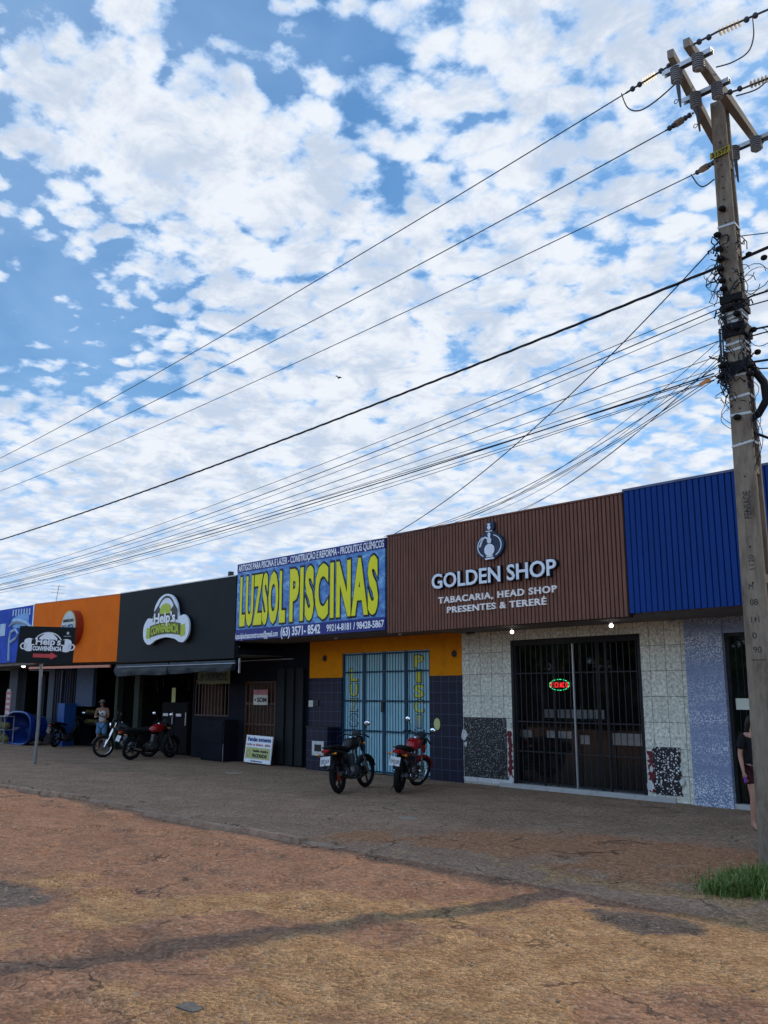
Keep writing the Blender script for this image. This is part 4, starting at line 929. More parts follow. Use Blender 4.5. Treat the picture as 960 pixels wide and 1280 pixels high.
# ---- orange shop
os_ = thing('shop_building', ((XB + XC) / 2, 0, 0), 'single storey shop with plain orange fascia and dark blue front', 'shop')
A_, B_, C__, D__ = P(45, 755.5, OV), P(151, 743, OV), P(147, 826.8, OV), P(40, 829.3, OV)
f = MB(); panel(f, [(XB + .008, D__.z), (XC - .006, C__.z), (XC - .006, B_.z), (XB + .008, A_.z)], OV, .14); f.build('fascia', M['orange_panel'], os_)
f = MB(); panel(f, [(XB + .008, A_.z + .002), (XC - .006, B_.z + .002), (XC - .006, B_.z + .03), (XB + .008, A_.z + .03)], OV - .01, .16); f.build('coping', M['salmon'], os_)
OL = P(60, 900, 0).x
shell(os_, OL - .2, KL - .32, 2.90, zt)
w = MB()
rect(w, P(95, 860, 0).x, P(116, 860, 0).x, P(105, 883, 0).z, 2.88, 0, .14); w.build('upper_panel', M['slate_blue'], os_)
w = MB(); rect(w, OL - .2, P(59, 900, 0).x + .5, 0, 2.88, 0, .15); w.build('pillar', M['grey_pillar'], os_)
w = MB(); rect(w, P(64, 900, 0).x, P(86, 900, 0).x, 0, 2.88, 0, .12); w.build('navy_shutter', M['navy_wall'], os_)
w = MB(); rect(w, P(86, 900, 0).x, P(94.5, 900, 0).x, 0, P(90, 879, 0).z, -.45, -.002); w.build('blue_pier', M['royal'], os_)
w = MB()
for i in range(10):
    x = P(64, 900, 0).x + .1 + i * .2; rect(w, x, x + .02, .05, 2.7, -.03, -.005)
rect(w, P(76, 900, 0).x, P(76, 900, 0).x + .04, .05, 2.7, -.08, -.035); w.build('shutter_ribs', M['grey_iron'], os_)
b = MB(); a0, a1 = P(40, 834.8, OV), P(141, 832.2, OV); panel(b, [(a0.x, a0.z - .05), (a1.x, a1.z - .05), (a1.x, a1.z + .03), (a0.x, a0.z + .03)], OV - .12, .06); b.build('awning_bar', M['salmon'], os_)
sh = thing('goods_shelf', (P(105, 900, .2).x, .3, 0), 'dark shelf stacked with yellowish fruit crates under the slate blue panel', 'shelf')
b = MB(); x0, x1 = P(95, 900, 0).x, P(116, 900, 0).x
for z in (.05, .75, 1.1, 1.45): rect(b, x0, x1, z, z + .03, .2, .6)
rect(b, x0, x0 + .04, .0, 1.6, .2, .6); rect(b, x1 - .04, x1, 0, 1.6, .2, .6); b.build('frame', M['dark_wall'], sh)
b = MB()
for z in (.78, 1.13): 
    for i in range(9): b.ball((x0 + .15 + i * .2, .35, z + .08), (.1, .1, .08), 8, 5)
b.build('goods', mat('ochre_goods', (.10, .08, .02), .8, var=.4), sh)
# round sign
c0 = P(85.5, 784, OV - .27); rr = P(85.5, 763, OV - .27).z - c0.z
rs = thing('round_sign', (c0.x, OV, c0.z - rr), 'thick round light box sign with yellow rim on the orange fascia', 'sign')
b = MB(); b.lathe([(0, -.02), (rr, -.02), (rr, .24), (rr * .97, .255), (0, .255)], (c0.x, OV - .012, c0.z), (0, -1, 0), 48); b.build('drum', M['deep_red'], rs)
fr = frame(OV - .27, c0.x, c0.z)
b = MB(); b.poly(e(0, 0, rr * .97, rr * .97, 48), fr, .0, .012); b.build('rim', M['paper_y'], rs)
b = MB(); b.poly(e(0, 0, rr * .90, rr * .90, 48), fr, .013, .02); b.build('face', mat('pale_beige', (.52, .58, .56), .5), rs)
text('upper_line', 'CONVENIÊNCIA & ADEGA', M['dark_trim'], fr, -.72 * rr, .74 * rr, .30 * rr, .48 * rr, .021, .006, .02, rs)
text('middle_line', 'BOA VISTA', M['royal'], fr, -.80 * rr, .80 * rr, -.12 * rr, .16 * rr, .021, .006, .03, rs)
b = MB(); b.poly([(-.6 * rr, -.5 * rr), (.7 * rr, -.3 * rr), (.5 * rr, -.62 * rr), (-.3 * rr, -.75 * rr)], fr, .021, .025); b.build('wave', M['sky_vinyl'], rs)
# ---- far left blue shop
bs = thing('shop_building', ((XA + XB) / 2, 0, 0), 'leftmost shop at the photo edge with a violet blue pool themed fascia', 'shop')
A_, B_, C__, D__ = P(0, 762, OV), P(44.5, 755.6, OV), P(40, 826.5, OV), P(0, 829, OV)
sl = (B_.z - A_.z) / (B_.x - A_.x)
f = MB(); panel(f, [(XA, D__.z), (XB - .006, C__.z), (XB - .006, B_.z), (XA, A_.z - sl * 0)], OV, .14); f.build('fascia', M['violet_blue'], bs)
f = MB(); rect(f, XB - .07, XB - .008, C__.z, B_.z + .02, OV - .03, OV - .002); f.build('white_edge_trim', M['white_paint'], bs)
fr = frame(OV)
b = MB(); q = P(26, 776, OV); b.poly(smooth_closed([(q.x - .8, q.z + .12), (q.x + .6, q.z + .25), (q.x + .7, q.z - .15), (q.x, q.z - .25), (q.x - .7, q.z - .2)]), fr, .001, .01); b.build('print_badge', M['sky_vinyl'], bs)
b = MB()
pts = [P(x_, y_, OV - .012) for x_, y_ in [(11, 826), (12, 800), (14, 790), (20, 787), (23, 792), (20, 798), (13, 803)]]; b.tube(pts, .06, 6)
pts = [P(x_, y_, OV - .012) for x_, y_ in [(12, 783), (18, 777), (26, 776), (34, 779), (42, 786)]]; b.tube(pts, [.04, .09, .1, .08, .05], 6)
b.build('print_slide', M['pale_blue'], bs)
b = MB()
for i in range(7): q = P(16 + i * 3.4, 766.5 - i * .3, OV); b.poly([(q.x, q.z - .12), (q.x + .12, q.z - .12), (q.x + .12, q.z + .12), (q.x, q.z + .14)], fr, .001, .008)
q = P(3, 788, OV); b.poly([(q.x - .25, q.z - .22), (q.x + .3, q.z - .22), (q.x + .3, q.z + .25), (q.x - .25, q.z + .25)], fr, .001, .008)
b.build('print_strokes', M['pale_blue'], bs)
shell(bs, XA, OL - .22, 2.9, zt, left=True)
w = MB(); rect(w, P(8, 900, 0).x, P(18, 900, 0).x, 0, 2.88, 0, .25); w.build('pillar', M['grey_pillar'], bs)
w = MB(); rect(w, P(20, 900, 0).x, P(26, 900, 0).x, 0, 2.88, .1, .2); w.build('door_pier', M['dark_wall'], bs); w = MB(); rect(w, P(42, 900, 0).x, P(50, 900, 0).x, 0, 2.6, .1, .2); w.build('door_pier', M['dark_wall'], bs)
q0, q1 = P(5.5, 895, -.02), P(14.5, 864, -.02); pb = thing('pillar_poster', (q0.x, 0, q0.z), 'narrow pinkish poster with worn writing on the grey pillar at far left', 'poster')
b = MB(); rect(b, q0.x, q1.x, q0.z, q1.z, -.02, -.003); b.build('sheet', M['pink_vinyl'], pb)
b = MB()
for i in range(5): rect(b, q0.x + .1, q1.x - .1, q0.z + .1 + i * .22, q0.z + .22 + i * .22, -.026, -.0205)
b.build('worn_writing', M['plaster'], pb)
# blue tub
q = G(30, 927); q.y = -1.0
tb = thing('plastic_pool', (q.x, q.y, 0), 'glossy blue moulded plastic pool tub standing on its side by the signpost', 'pool')
b = MB(); x0, x1 = P(15, 915, -1.0).x, P(47, 915, -1.0).x; zT = P(30, 890, -1.0).z; cxx = (x0 + x1) / 2; hw = (x1 - x0) / 2
secs = []
for k in range(13):
    t = k / 12; secs.append(t)
vs = []; nr = 20
for ring_, (sc_, yy) in enumerate([(1.0, -1.25), (1.0, -1.10), (.93, -1.06), (.80, -.55), (.0001, -.55)]):
    for i in range(nr):
        a = 2 * PI * i / nr; c_, s2_ = math.cos(a), math.sin(a)
        vs.append((cxx + hw * sc_ * math.copysign(abs(c_) ** .7, c_), yy, zT / 2 + .01 + (zT / 2) * sc_ * math.copysign(abs(s2_) ** .7, s2_)))
b.add(vs, [(r_ * nr + i, r_ * nr + (i + 1) % nr, (r_ + 1) * nr + (i + 1) % nr, (r_ + 1) * nr + i) for r_ in range(4) for i in range(nr)], True)
b.build('tub', mat('blue_gelcoat', (.007, .03, .17), .15, coat=.6), tb)
b = MB(); b.torus((cxx, -1.25, zT / 2 + .01), (0, 1, 0), 1, .03, 4, 4) if False else b.tube([(cxx + hw * math.copysign(abs(math.cos(a)) ** .7, math.cos(a)), -1.26, zT / 2 + .01 + zT / 2 * math.copysign(abs(math.sin(a)) ** .7, math.sin(a))) for a in [2 * PI * i / 28 for i in range(28)]], .04, 6, True)
b.build('rolled_rim', mat('blue_rim', (.012, .05, .2), .25), tb)
q0, q1 = P(-6, 928, -1.3), P(13, 895, -1.3)
rk = thing('wire_rack', (q0.x, -1.3, 0), 'white wire rack holding yellowish goods at the left edge of the photo', 'rack')
b = MB()
for x in (q0.x, q1.x): 
    for y in (-1.5, -1.15): b.cyl((x, y, 0), (x, y, q1.z), .02, 6)
for z in (.03, q1.z - .02, q1.z * .5):
    for y in (-1.5, -1.15): b.cyl((q0.x, y, z), (q1.x, y, z), .015, 6)
    for x in (q0.x, q1.x): b.cyl((x, -1.5, z), (x, -1.15, z), .015, 6)
for i in range(1, 8): x = q0.x + (q1.x - q0.x) * i / 8; b.cyl((x, -1.5, .03), (x, -1.5, q1.z - .02), .006, 5)
b.build('wire_frame', mat('dull_white_wire', (.25, .26, .27), .6), rk)
b = MB()
for i in range(7): b.ball((q1.x - .15 - i * .2, -1.33, .16 + .1 * (i % 2)), (.11, .12, .13), 8, 6)
for i in range(7): b.ball((q1.x - .15 - i * .2, -1.33, .66), (.11, .12, .13), 8, 6)
b.build('goods', mat('yellow_goods', (.16, .13, .03), .7, var=.4), rk)

# ---- blue shop at right
rs_ = thing('shop_building', ((XF + XG) / 2, 0, 0), 'rightmost shop with royal blue ribbed fascia and silver mosaic pilaster', 'shop')
zbb = P(828, 763, OV).z; ztb = P(778, 617, OV).z + .02
f = MB(); panel(f, [(XF + .006, zbb), (XG, zbb), (XG, ztb), (XF + .006, ztb)], OV + .03, .11); f.build('fascia', M['blue_groove'], rs_)
c = MB(); pitch = .106; x = XF + .008
while x < XG - pitch:
    q_ = [(x + .004, OV + .025), (x + .012, OV), (x + pitch - .012, OV), (x + pitch - .004, OV + .025)]
    for k in range(3):
        (xa, ya), (xb, yb) = q_[k], q_[k + 1]
        c.add([(xa, ya, zbb - .01), (xb, yb, zbb - .01), (xb, yb, ztb + .01), (xa, ya, ztb + .01)], [(0, 1, 2, 3)])
    x += pitch
c.build('ribbed_cladding', M['blue_metal'], rs_)
c = MB(); rect(c, XF, XG, ztb + .012, ztb + .05, OV - .012, OV + .15); c.build('coping', mat('steel_blue_trim', (.10, .12, .2), .5), rs_)
shell(rs_, WF, XG, zbg + .03, zt)
pw1 = P(917, 950, 0).x; wd0, wd1 = P(908, 850, 0).x, P(990, 850, 0).x; wzt = P(908, 791, 0).z
w = MB(); rect(w, WF + .004, wd0, 0, zbg + .02, -.06, .15); w.build('mosaic_pilaster', M['mosaic'], rs_)
w = MB(); rect(w, wd0, wd1, wzt, zbg + .02, -.005, .15); rect(w, wd1, XG, 0, zbg + .02, -.005, .15); w.build('front_wall', M['mosaic'], rs_)
b = MB(); rect(b, wd0, wd1, 0.0, .08, -.03, .2); b.build('threshold', M['threshold'], rs_)
b = MB(); rect(b, wd0 + .06, wd1 - .06, .09, wzt - .06, .08, .088); gd = b.build('glass_door', M['glass_g'], rs_)
b = MB(); rect(b, wd0, wd0 + .06, .08, wzt, .03, .12); rect(b, wd1 - .06, wd1, .08, wzt, .03, .12); rect(b, wd0 + .06, wd1 - .06, wzt - .06, wzt, .03, .12); rect(b, (wd0 + wd1) / 2 - .03, (wd0 + wd1) / 2 + .03, .085, wzt - .06, .05, .12)
for i in range(1, 9): x = wd0 + .06 + (wd1 - wd0 - .12) * i / 9; rect(b, x - .005, x + .005, .09, wzt - .062, .06, .07)
b.build('door_frame', M['black_iron'], rs_)
q0, q1 = P(921, 887, .07), P(938, 873, .07); b = MB(); rect(b, q0.x, q1.x, q0.z, q1.z, .055, .062); tag(b.build('paper_notice', M['paper']), 'white paper notice taped to the green glass door', 'notice')
# soffit lamps
lamps = [(640, 790, 'soffit lamp lit white above the left side of the black barred doors'), (764, 782, 'soffit lamp lit white above the right side of the black barred doors')]
for px, py, lb in lamps:
    q = P(px, py, -.75); zs = zbg + .016; s = thing('soffit_lamp', (q.x, -.75, q.z), lb, 'lamp', 'lit lamps under the canopy')
    b = MB(); b.cyl((q.x, -.75, zs), (q.x, -.75, q.z + .06), .045, 12); rect(b, q.x - .14, q.x + .1, q.z + .10, q.z + .115, -.80, -.70); b.build('lamp_fitting', M['steel'], s)
    b = MB(); b.ball((q.x, -.75, q.z), .036, 12, 8); b.build('bulb', M['bulb'], s)
q = P(29.5, 831, -.9); s = thing('soffit_lamp', (q.x, -.9, q.z), 'soffit lamp glowing white under the far left violet blue fascia', 'lamp', 'lit lamps under the canopy')
b = MB(); b.cyl((q.x, -.9, 2.885), (q.x, -.9, q.z + .08), .05, 10); b.build('lamp_fitting', M['steel'], s); b = MB(); b.ball((q.x, -.9, q.z), .10, 12, 8); b.build('bulb', M['bulb'], s)
for px, py, lb in ((420, 797, 'unlit small round lamp under the soffit left of the blue gate top'), (500, 792, 'unlit small cross shaped fitting under the soffit above the blue gate')):
    q = P(px, py, -.7); s = thing('soffit_fitting', (q.x, -.7, q.z), lb, 'lamp')
    b = MB(); b.cyl((q.x, -.7, zb - .012), (q.x, -.7, q.z), .03, 10); b.build('stem', M['steel'], s); b = MB(); b.ball((q.x, -.7, q.z), .045, 10, 6); b.build('lens', M['plaster'], s)
q = P(843, 777, -.2); s = thing('security_camera', (q.x, -.2, q.z), 'small white security camera in the corner beside the mosaic pilaster', 'camera')
b = MB(); b.cyl((q.x - .08, -.28, q.z - .03), (q.x + .05, -.16, q.z + .02), .035, 10); b.build('camera_body', M['plaster'], s); b = MB(); b.cyl((q.x + .02, -.16, q.z + .01), (q.x + .05, -.004, q.z + .06), .015, 8); b.build('bracket', M['plaster'], s)
q = P(589, 778 + 12, -.2); s = thing('security_camera', (q.x, -.2, q.z), 'small dark security camera at the top corner of the marbled tile wall', 'camera')
b = MB(); b.cyl((q.x - .06, -.28, q.z - .03), (q.x + .05, -.14, q.z), .032, 10); b.build('camera_body', M['dark_trim'], s); b = MB(); b.cyl((q.x + .02, -.16, q.z), (q.x + .05, -.004, q.z + .05), .014, 8); b.build('bracket', M['plaster'], s)
# antenna
q = P(70, 752, 1.0); q2 = P(74, 731, 1.0)
an = thing('roof_antenna', (q.x, 1.0, 3.1), 'thin roof antenna mast rising behind the orange fascia', 'antenna')
b = MB(); b.tube([(q.x, 1.0, 3.1), (q.x, 1, q.z), (q2.x, 1.0, q2.z)], .014, 6); b.build('mast', M['steel'], an)
b = MB()
for k in range(3): b.cyl((q2.x - .1, .7, q2.z - .05 - k * .14), (q2.x - .1, 1.3, q2.z - .05 - k * .14), .008, 5)
b.build('rods', M['steel'], an)
q = P(291, 716, -1.0)
b = MB(); b.box((q.x - .08, -1.1, zt - .3), (q.x + .02, -.98, q.z + .03)); tag(b.build('vent_pipe', M['dark_trim']), 'short dark vent pipe beside the left end of the pool banner', 'pipe')

# ------------------------------------------------------------------ street sign board
gb = G(43, 955); sp_t = PX(51, 832, gb.x) if False else None
depth0 = gb.x * FW[0] + (gb.y + CD) * FW[1]
def atdepth(px, py, d):
    r = ray(px, py); t = d / (r.x * FW[0] + r.y * FW[1]); return Vector((r.x * t, -CD + r.y * t, CH + r.z * t))
ps = thing('sign_post', (gb.x, gb.y, 0), 'leaning post with black beer mug board and red arrow pointing right', 'sign')
tp = atdepth(53, 800, depth0)
b = MB(); mid_ = atdepth(48, 905, depth0); b.tube([(gb.x, gb.y, -.05), tuple(mid_), tuple(tp)], [.045, .045, .045], 12); b.build('post', mat('rusty_grey_post', (.26, .26, .25), .6, metal=.2, var=.3, dirt=(.09, .05, .03), dscale=3, damt=.8, stretch=(1, 1, .5)), ps)
bl, br_, tr, tl = [atdepth(a_, b__, depth0 - .08) for a_, b__ in ((19.7, 828.4), (90, 830.5), (94, 786), (25.2, 782.4))]
rvv = (br_ - bl).normalized(); wdt = (br_ - bl).length; hgt = (tl - bl).length; upv = (tl - bl).normalized()
def fr(a_, b__, c_):
    nrm = rvv.cross(upv).normalized(); return bl + rvv * a_ + upv * b__ + nrm * c_
b = MB(); b.poly([(0, 0), (wdt, 0), (wdt, hgt), (0, hgt)], fr, -.04, 0); b.build('board', M['black_panel'], ps)
b = MB(); cx, cz = wdt * .53, hgt * .50
b.ring((cx, cz), hgt * .33, hgt * .355, fr, .002, .006, 28, R(8), R(172), 1.15)
b.poly([(cx - .26, cz + .10), (cx + .26, cz + .10), (cx + .24, cz + .2), (cx + .13, cz + .30), (cx + .06, cz + .35), (cx - .06, cz + .35), (cx - .13, cz + .30), (cx - .24, cz + .2)], fr, .002, .006)
for s in (-1, 1):
    ccx = cx + s * wdt * .33
    b.poly(smooth_closed([(ccx - .11, cz - .15), (ccx + .11, cz - .15), (ccx + .14, cz + .10), (ccx + .05, cz + .17), (ccx - .06, cz + .17), (ccx - .14, cz + .10)], 3), fr, .002, .006)
    b.ring((ccx + s * .15, cz - .04), .06, .095, fr, .002, .006, 16)
b.build('mug_emblem', M['white_paint'], ps)
b = MB(); b.poly([(cx - .42, cz - .17), (cx + .42, cz - .17), (cx + .42, cz - .01), (cx - .42, cz - .01)], fr, .0065, .009); b.poly([(cx - .45, cz + .02), (cx + .46, cz + .02), (cx + .46, cz + .15), (cx - .45, cz + .15)], fr, .0065, .009); b.build('word_bands', M['black'], ps)
text('lower_word', 'CONVENIÊNCIA', M['white_paint'], fr, cx - .40, cx + .40, cz - .155, cz - .03, .0095, .004, .05, ps, 1, .0)
text('upper_word', "Help's", M['white_paint'], fr, cx - .33, cx + .36, cz - .0, cz + .20, .0095, .004, .03, ps)
text('small_mark', 'GRUPO', M['plaster'], fr, wdt * .80, wdt * .93, hgt * .74, hgt * .77, .002, .003, .01, ps)
b = MB(); b.poly(e(wdt * .87, hgt * .84, .035, .04, 14), fr, .002, .006); b.build('small_crest', M['plaster'], ps)
ax0, ax1, az = wdt * .29, wdt * .73, hgt * .21
b = MB(); b.poly([(ax0, az - .05), (ax1 - .2, az - .05), (ax1 - .2, az - .10), (ax1, az), (ax1 - .2, az + .10), (ax1 - .2, az + .05), (ax0, az + .05)], fr, .002, .008); b.build('red_arrow', M['red_vinyl'], ps)
# ------------------------------------------------------------------ utility pole
AX = Vector((-.125, .992, 0)).normalized(); BX = Vector((AX.y, -AX.x, 0))
TOPZ = 9.35; WB0, DB0, WT0, DT0 = .31, .32, .175, .18
pb_ = G(949.5, 1083) + BX * (WB0 / 2) + AX * (DB0 / 2)
PX0, PY0 = pb_.x, pb_.y
ptc = P(889.5, 150, PY0 - DT0 / 2) + BX * (WT0 / 2) + AX * (DT0 / 2)
up = thing('utility_pole', (PX0, PY0, 0), 'tall concrete utility pole with double crossarms, insulators and tangled cables', 'utility pole')
lean = Vector((ptc.x - PX0, 0, 0)) * (TOPZ / ptc.z)
def pc(z): return Vector((PX0, PY0, 0)) + lean * (z / TOPZ) + Vector((0, 0, z))
def pw(z): t = z / TOPZ; return (WB0 * (1 - t) + WT0 * t, DB0 * (1 - t) + DT0 * t)   # width along BX, depth along AX
b = MB(); zs_ = [-.3] + [i * TOPZ / 24 for i in range(25)]
def ppt(z, a_, c_):
    w_, d_ = pw(max(z, 0)); return pc(z) + BX * (a_ * w_ / 2) + AX * (c_ * d_ / 2)
# flanges and web (front flange c=-1..-.62, back flange .62..1)
for (a0, a1, c0_, c1_) in ((-1, 1, -1, -.60), (-1, 1, .60, 1), (-.45, .45, -.60, .60)):
    vs = []
    for z in zs_:
        zz_ = max(z, 0)
        vs += [ppt(z, a0, c0_), ppt(z, a1, c0_), ppt(z, a1, c1_), ppt(z, a0, c1_)]
    nz_ = len(zs_); b.add(vs, [(i * 4 + k, i * 4 + (k + 1) % 4, (i + 1) * 4 + (k + 1) % 4, (i + 1) * 4 + k) for i in range(nz_ - 1) for k in range(4)] + [(0, 3, 2, 1), tuple(range((nz_ - 1) * 4, nz_ * 4))])
b.build('pole_shaft', M['concrete_pole'], up)
b = MB()   # solid foot, cross ribs in the channel
def ribbox(z0, z1, a0, a1, c0_, c1_): b.hexa([ppt(z0, a0, c0_), ppt(z0, a1, c0_), ppt(z0, a1, c1_), ppt(z0, a0, c1_), ppt(z1, a0, c0_), ppt(z1, a1, c0_), ppt(z1, a1, c1_), ppt(z1, a0, c1_)])
ribbox(-.2, 1.75, .45, .985, -.598, .598); ribbox(-.2, 1.75, -.985, -.45, -.598, .598)
for z in (3.1, 4.4, 5.9, 7.2, 8.4): ribbox(z, z + .10, .45, .93, -.598, .598); ribbox(z, z + .10, -.93, -.45, -.598, .598)
b.build('pole_ribs', M['concrete_pole'], up)
fr = lambda u, v, w: pc(v) + BX * u - AX * (pw(v)[1] / 2 + w)
b = MB()
for i in range(22):
    z = 8.75 - i * .16 if i < 9 else 7.3 - (i - 9) * .42
    if z < 2.6: break
    b.lathe([(0, 0), (.012, 0), (.012, .002), (0, .002)], tuple(fr(0, z, .001)), tuple(-AX), 8)
b.build('bolt_holes', M['black'], up)
zA = 3.55
def vtext(nm, body, zc_, h, w_):
    # text running up the pole
    f2 = lambda u, v, w: fr(-v, u, w)
    text(nm, body, M['dark_trim'], f2, zc_ - h / 2, zc_ + h / 2, -w_ / 2, w_ / 2, .0, .003, .0, up)
vtext('cast_letters', 'PENSAOE', 4.02, .33, .085)
vtext('cast_number', '1120', 3.34, .17, .06)
for body, zc_ in (('M', 3.06), ('08', 2.88), ('111', 2.68), ('0', 2.50), ('90', 2.34)):
    text('cast_number', body, M['dark_trim'], fr, -.05, .04 if len(body) > 1 else .0, zc_ - .035, zc_ + .035, .0, .003, .0, up)
b = MB(); b.poly([(-.08, 2.22), (.08, 2.22), (.08, 2.228), (-.08, 2.228)], fr, 0, .003); b.build('cast_line', M['dark_trim'], up)
# straps
def zpix(py):   # height on the pole's front for a pixel row
    lo, hi = 0, 10
    for _ in range(30):
        m_ = (lo + hi) / 2; q = fr(0, m_, 0) - Vector((0, -CD, CH)); v = q.dot(uv) / q.dot(fv); y_ = 640 - v * F
        if y_ > py: lo = m_
        else: hi = m_
    return lo
def strap(z, h, m, name='steel_strap', t=.006, tilt=0.0):
    b = MB(); w_, d_ = pw(z); o = t
    for a0, a1, c0_, c1_ in ((-w_ / 2 - o, w_ / 2 + o, -d_ / 2 - o, -d_ / 2 - .0005), (w_ / 2 + .0005, w_ / 2 + o, -d_ / 2, d_ / 2 + o), (-w_ / 2 - o, -w_ / 2 - .0005, -d_ / 2, d_ / 2 + o), (-w_ / 2 - o, w_ / 2 + o, d_ / 2 + .0005, d_ / 2 + o)):
        c_ = pc(z); q = []
        for zz2 in (z, z + h):
            c_ = pc(zz2)
            for a_, cc_ in ((a0, c0_), (a1, c0_), (a1, c1_), (a0, c1_)): q.append(c_ + BX * a_ + AX * cc_ + Vector((0, 0, tilt * a_)))
        b.hexa(q)
    return b.build(name, m, up)
for py, tl_ in ((283, 0), (392, .1), (398, .25), (403, 0), (408, .2), (430, .1), (438, .1), (470, 0), (497, .1), (519, .0), (556, .15)): strap(zpix(py), .03, M['strap'], tilt=tl_)
for py, h in ((378, .10), (388, .08), (420, .16), (462, .10), (467, .06)): strap(zpix(py), h, M['rubber'], 'cable_clamp_band', .03)
# dark hardware knots down the left front
random.seed(11)
b = MB()
for i in range(150):
    z = random.uniform(zpix(500), zpix(288)); 
    if i > 100: z = random.gauss(zpix(455), .12)
    s = random.choice((-1, -1, 1)); w_, d_ = pw(z); c_ = fr(s * w_ * random.uniform(.35, .62), z, random.uniform(0, .05)); pts = [c_]
    for k in range(5): pts.append(pts[-1] + Vector((random.uniform(-.06, .06), random.uniform(-.05, .05), random.uniform(-.10, .06))))
    b.tube(pts, random.choice((.005, .007, .010)), 5)
b.build('cable_tangle', M['cable'], up)
b = MB()
for py, s in ((292, -.5), (310, -.45), (322, -.4), (335, -.45), (350, -.4), (360, -.35), (377, .2), (385, -.1), (395, .3), (412, .2), (455, -.7), (462, .75), (468, -.8), (472, .7), (522, -.1), (262, -.1)):
    z = zpix(py); c_ = fr(s * pw(z)[0], z, .045); b = MB(); b.ball(tuple(c_), (.05, .05, .035), 8, 6); b.build('cable_clamp', M['rubber'], up)
# hanging loose cable loops left and right
b = MB(); b2_ = MB()
for i in range(11):
    z = zpix(random.uniform(470, 560)); s = random.choice((-1, 1)); c_ = fr(s * pw(z)[0] * .5, z, .02); L = random.uniform(.2, .8); W2 = random.uniform(.03, .13) * s; b = MB()
    b.tube([c_ + BX * (W2 * math.sin(PI * t)) + Vector((0, 0, -L * t)) for t in [k / 12 for k in range(13)]], .004, 4); b.build('loose_cable', M['cable'], up)
for (cx_, cy_, r_, n_) in ((938, 345, .16, 2), (925, 340, .10, 1), (947, 420, .10, 1), (930, 355, .12, 1), (888, 340, .10, 1), (893, 350, .12, 1)):
    q = P(cx_, cy_, PY0); b = MB()
    b.tube([q + Vector((r_ * math.cos(t) * 1.2, .02 * t, r_ * math.sin(t))) for t in [k * 2 * PI * n_ / (14 * n_) for k in range(14 * n_ + 1)]], .005, 4); b.build('cable_loop', M['cable'], up)
pts = [P(x_, y_, PY0 + .05) for x_, y_ in [(908, 463), (925, 458), (943, 463), (955, 478), (958, 500), (948, 518), (934, 527), (940, 540), (962, 548)]]
b = MB(); b.tube(pts, [.03, .045, .05, .05, .05, .045, .045, .02, .015], 8); b.build('coiled_conduit', M['rubber'], up)
# vertical small conduit left
b = MB(); b.cyl(fr(-.17, zpix(480), .03), fr(-.16, zpix(408), .03), .014, 6); b.cyl(fr(-.14, zpix(480), .03), fr(-.13, zpix(408), .03), .010, 6); b.build('riser_conduit', M['grey_iron'], up)
# number tag
q = P(893, 194, PY0 - .12); zt_ = q.z
b = MB(); w_ = .125
fq = lambda u, v, w: pc(zt_ + v + .10 * u) + BX * u - AX * (.125 + w)
b.poly([(-w_, -.045), (w_, -.045), (w_, .045), (-w_, .045)], fq, -.002, .004); tg = b.build('number_tag', mat('tag_yellow', (.33, .27, .03), .7), up)
text('tag_digits', '31577', M['black'], fq, -.105, .105, -.03, .03, .005, .003, .02, tg)
# crossarms
aZ = 9.30
n1, f1 = Vector((-4.26, -5.86, aZ)), Vector((-4.62, -3.28, aZ))
n2, f2_ = Vector((-4.52, -5.80, aZ)), Vector((-4.97, -3.28, aZ))
def zray(x, y, z):
    r = ray(x, y); t = (z - CH) / r.z; return Vector((r.x * t, -CD + r.y * t, z))
n1, f1, n2, f2_ = zray(858, 53, aZ), zray(950, 182, aZ), zray(838, 67, aZ), zray(905, 196, aZ)
for nn_, ff_ in ((n1, f1), (n2, f2_)):
    b = MB(); m_ = (nn_ + ff_) / 2; d_ = (ff_ - nn_).normalized(); s_x = Vector((d_.y, -d_.x, 0))
    secs_ = [(0, .038, .055), (.35, .042, .055), (1.0, .05, .065), (1.4, .05, .065), (2.2, .042, .055), ((ff_ - nn_).length, .038, .055)]
    vs = []
    for t, hw_, hh2 in secs_:
        c_ = nn_ + d_ * t
        vs += [c_ - s_x * hw_ - Vector((0, 0, hh2)), c_ + s_x * hw_ - Vector((0, 0, hh2)), c_ + s_x * hw_ + Vector((0, 0, hh2)), c_ - s_x * hw_ + Vector((0, 0, hh2))]
    k_ = len(secs_); b.add(vs, [(i * 4 + k, i * 4 + (k + 1) % 4, (i + 1) * 4 + (k + 1) % 4, (i + 1) * 4 + k) for i in range(k_ - 1) for k in range(4)] + [(0, 3, 2, 1), tuple(range((k_ - 1) * 4, k_ * 4))])
    b.build('crossarm', M['arm_concrete'], up)
def chan(pa, pb, z=aZ + .0):
    p, q = zray(*pa, z - .13), zray(*pb, z - .13); b = MB(); d = (q - p).normalized(); s = Vector((d.y, -d.x, 0)) * .035
    b.hexa([p - s, p + s, q + s, q - s, p - s + Vector((0, 0, .008)), p + s + Vector((0, 0, .008)), q + s + Vector((0, 0, .008)), q - s + Vector((0, 0, .008))])
    for g in (-1, 1):
        o = s * g; o2 = s * g * .8; b.hexa([p + o, p + o2, q + o2, q + o] + [v + Vector((0, 0, -.05)) for v in (p + o, p + o2, q + o2, q + o)])
    b.build('steel_channel', M['steel'], up)
chan((829, 92), (890, 61)); chan((853, 126), (912, 98)); chan((912, 188), (962, 166))
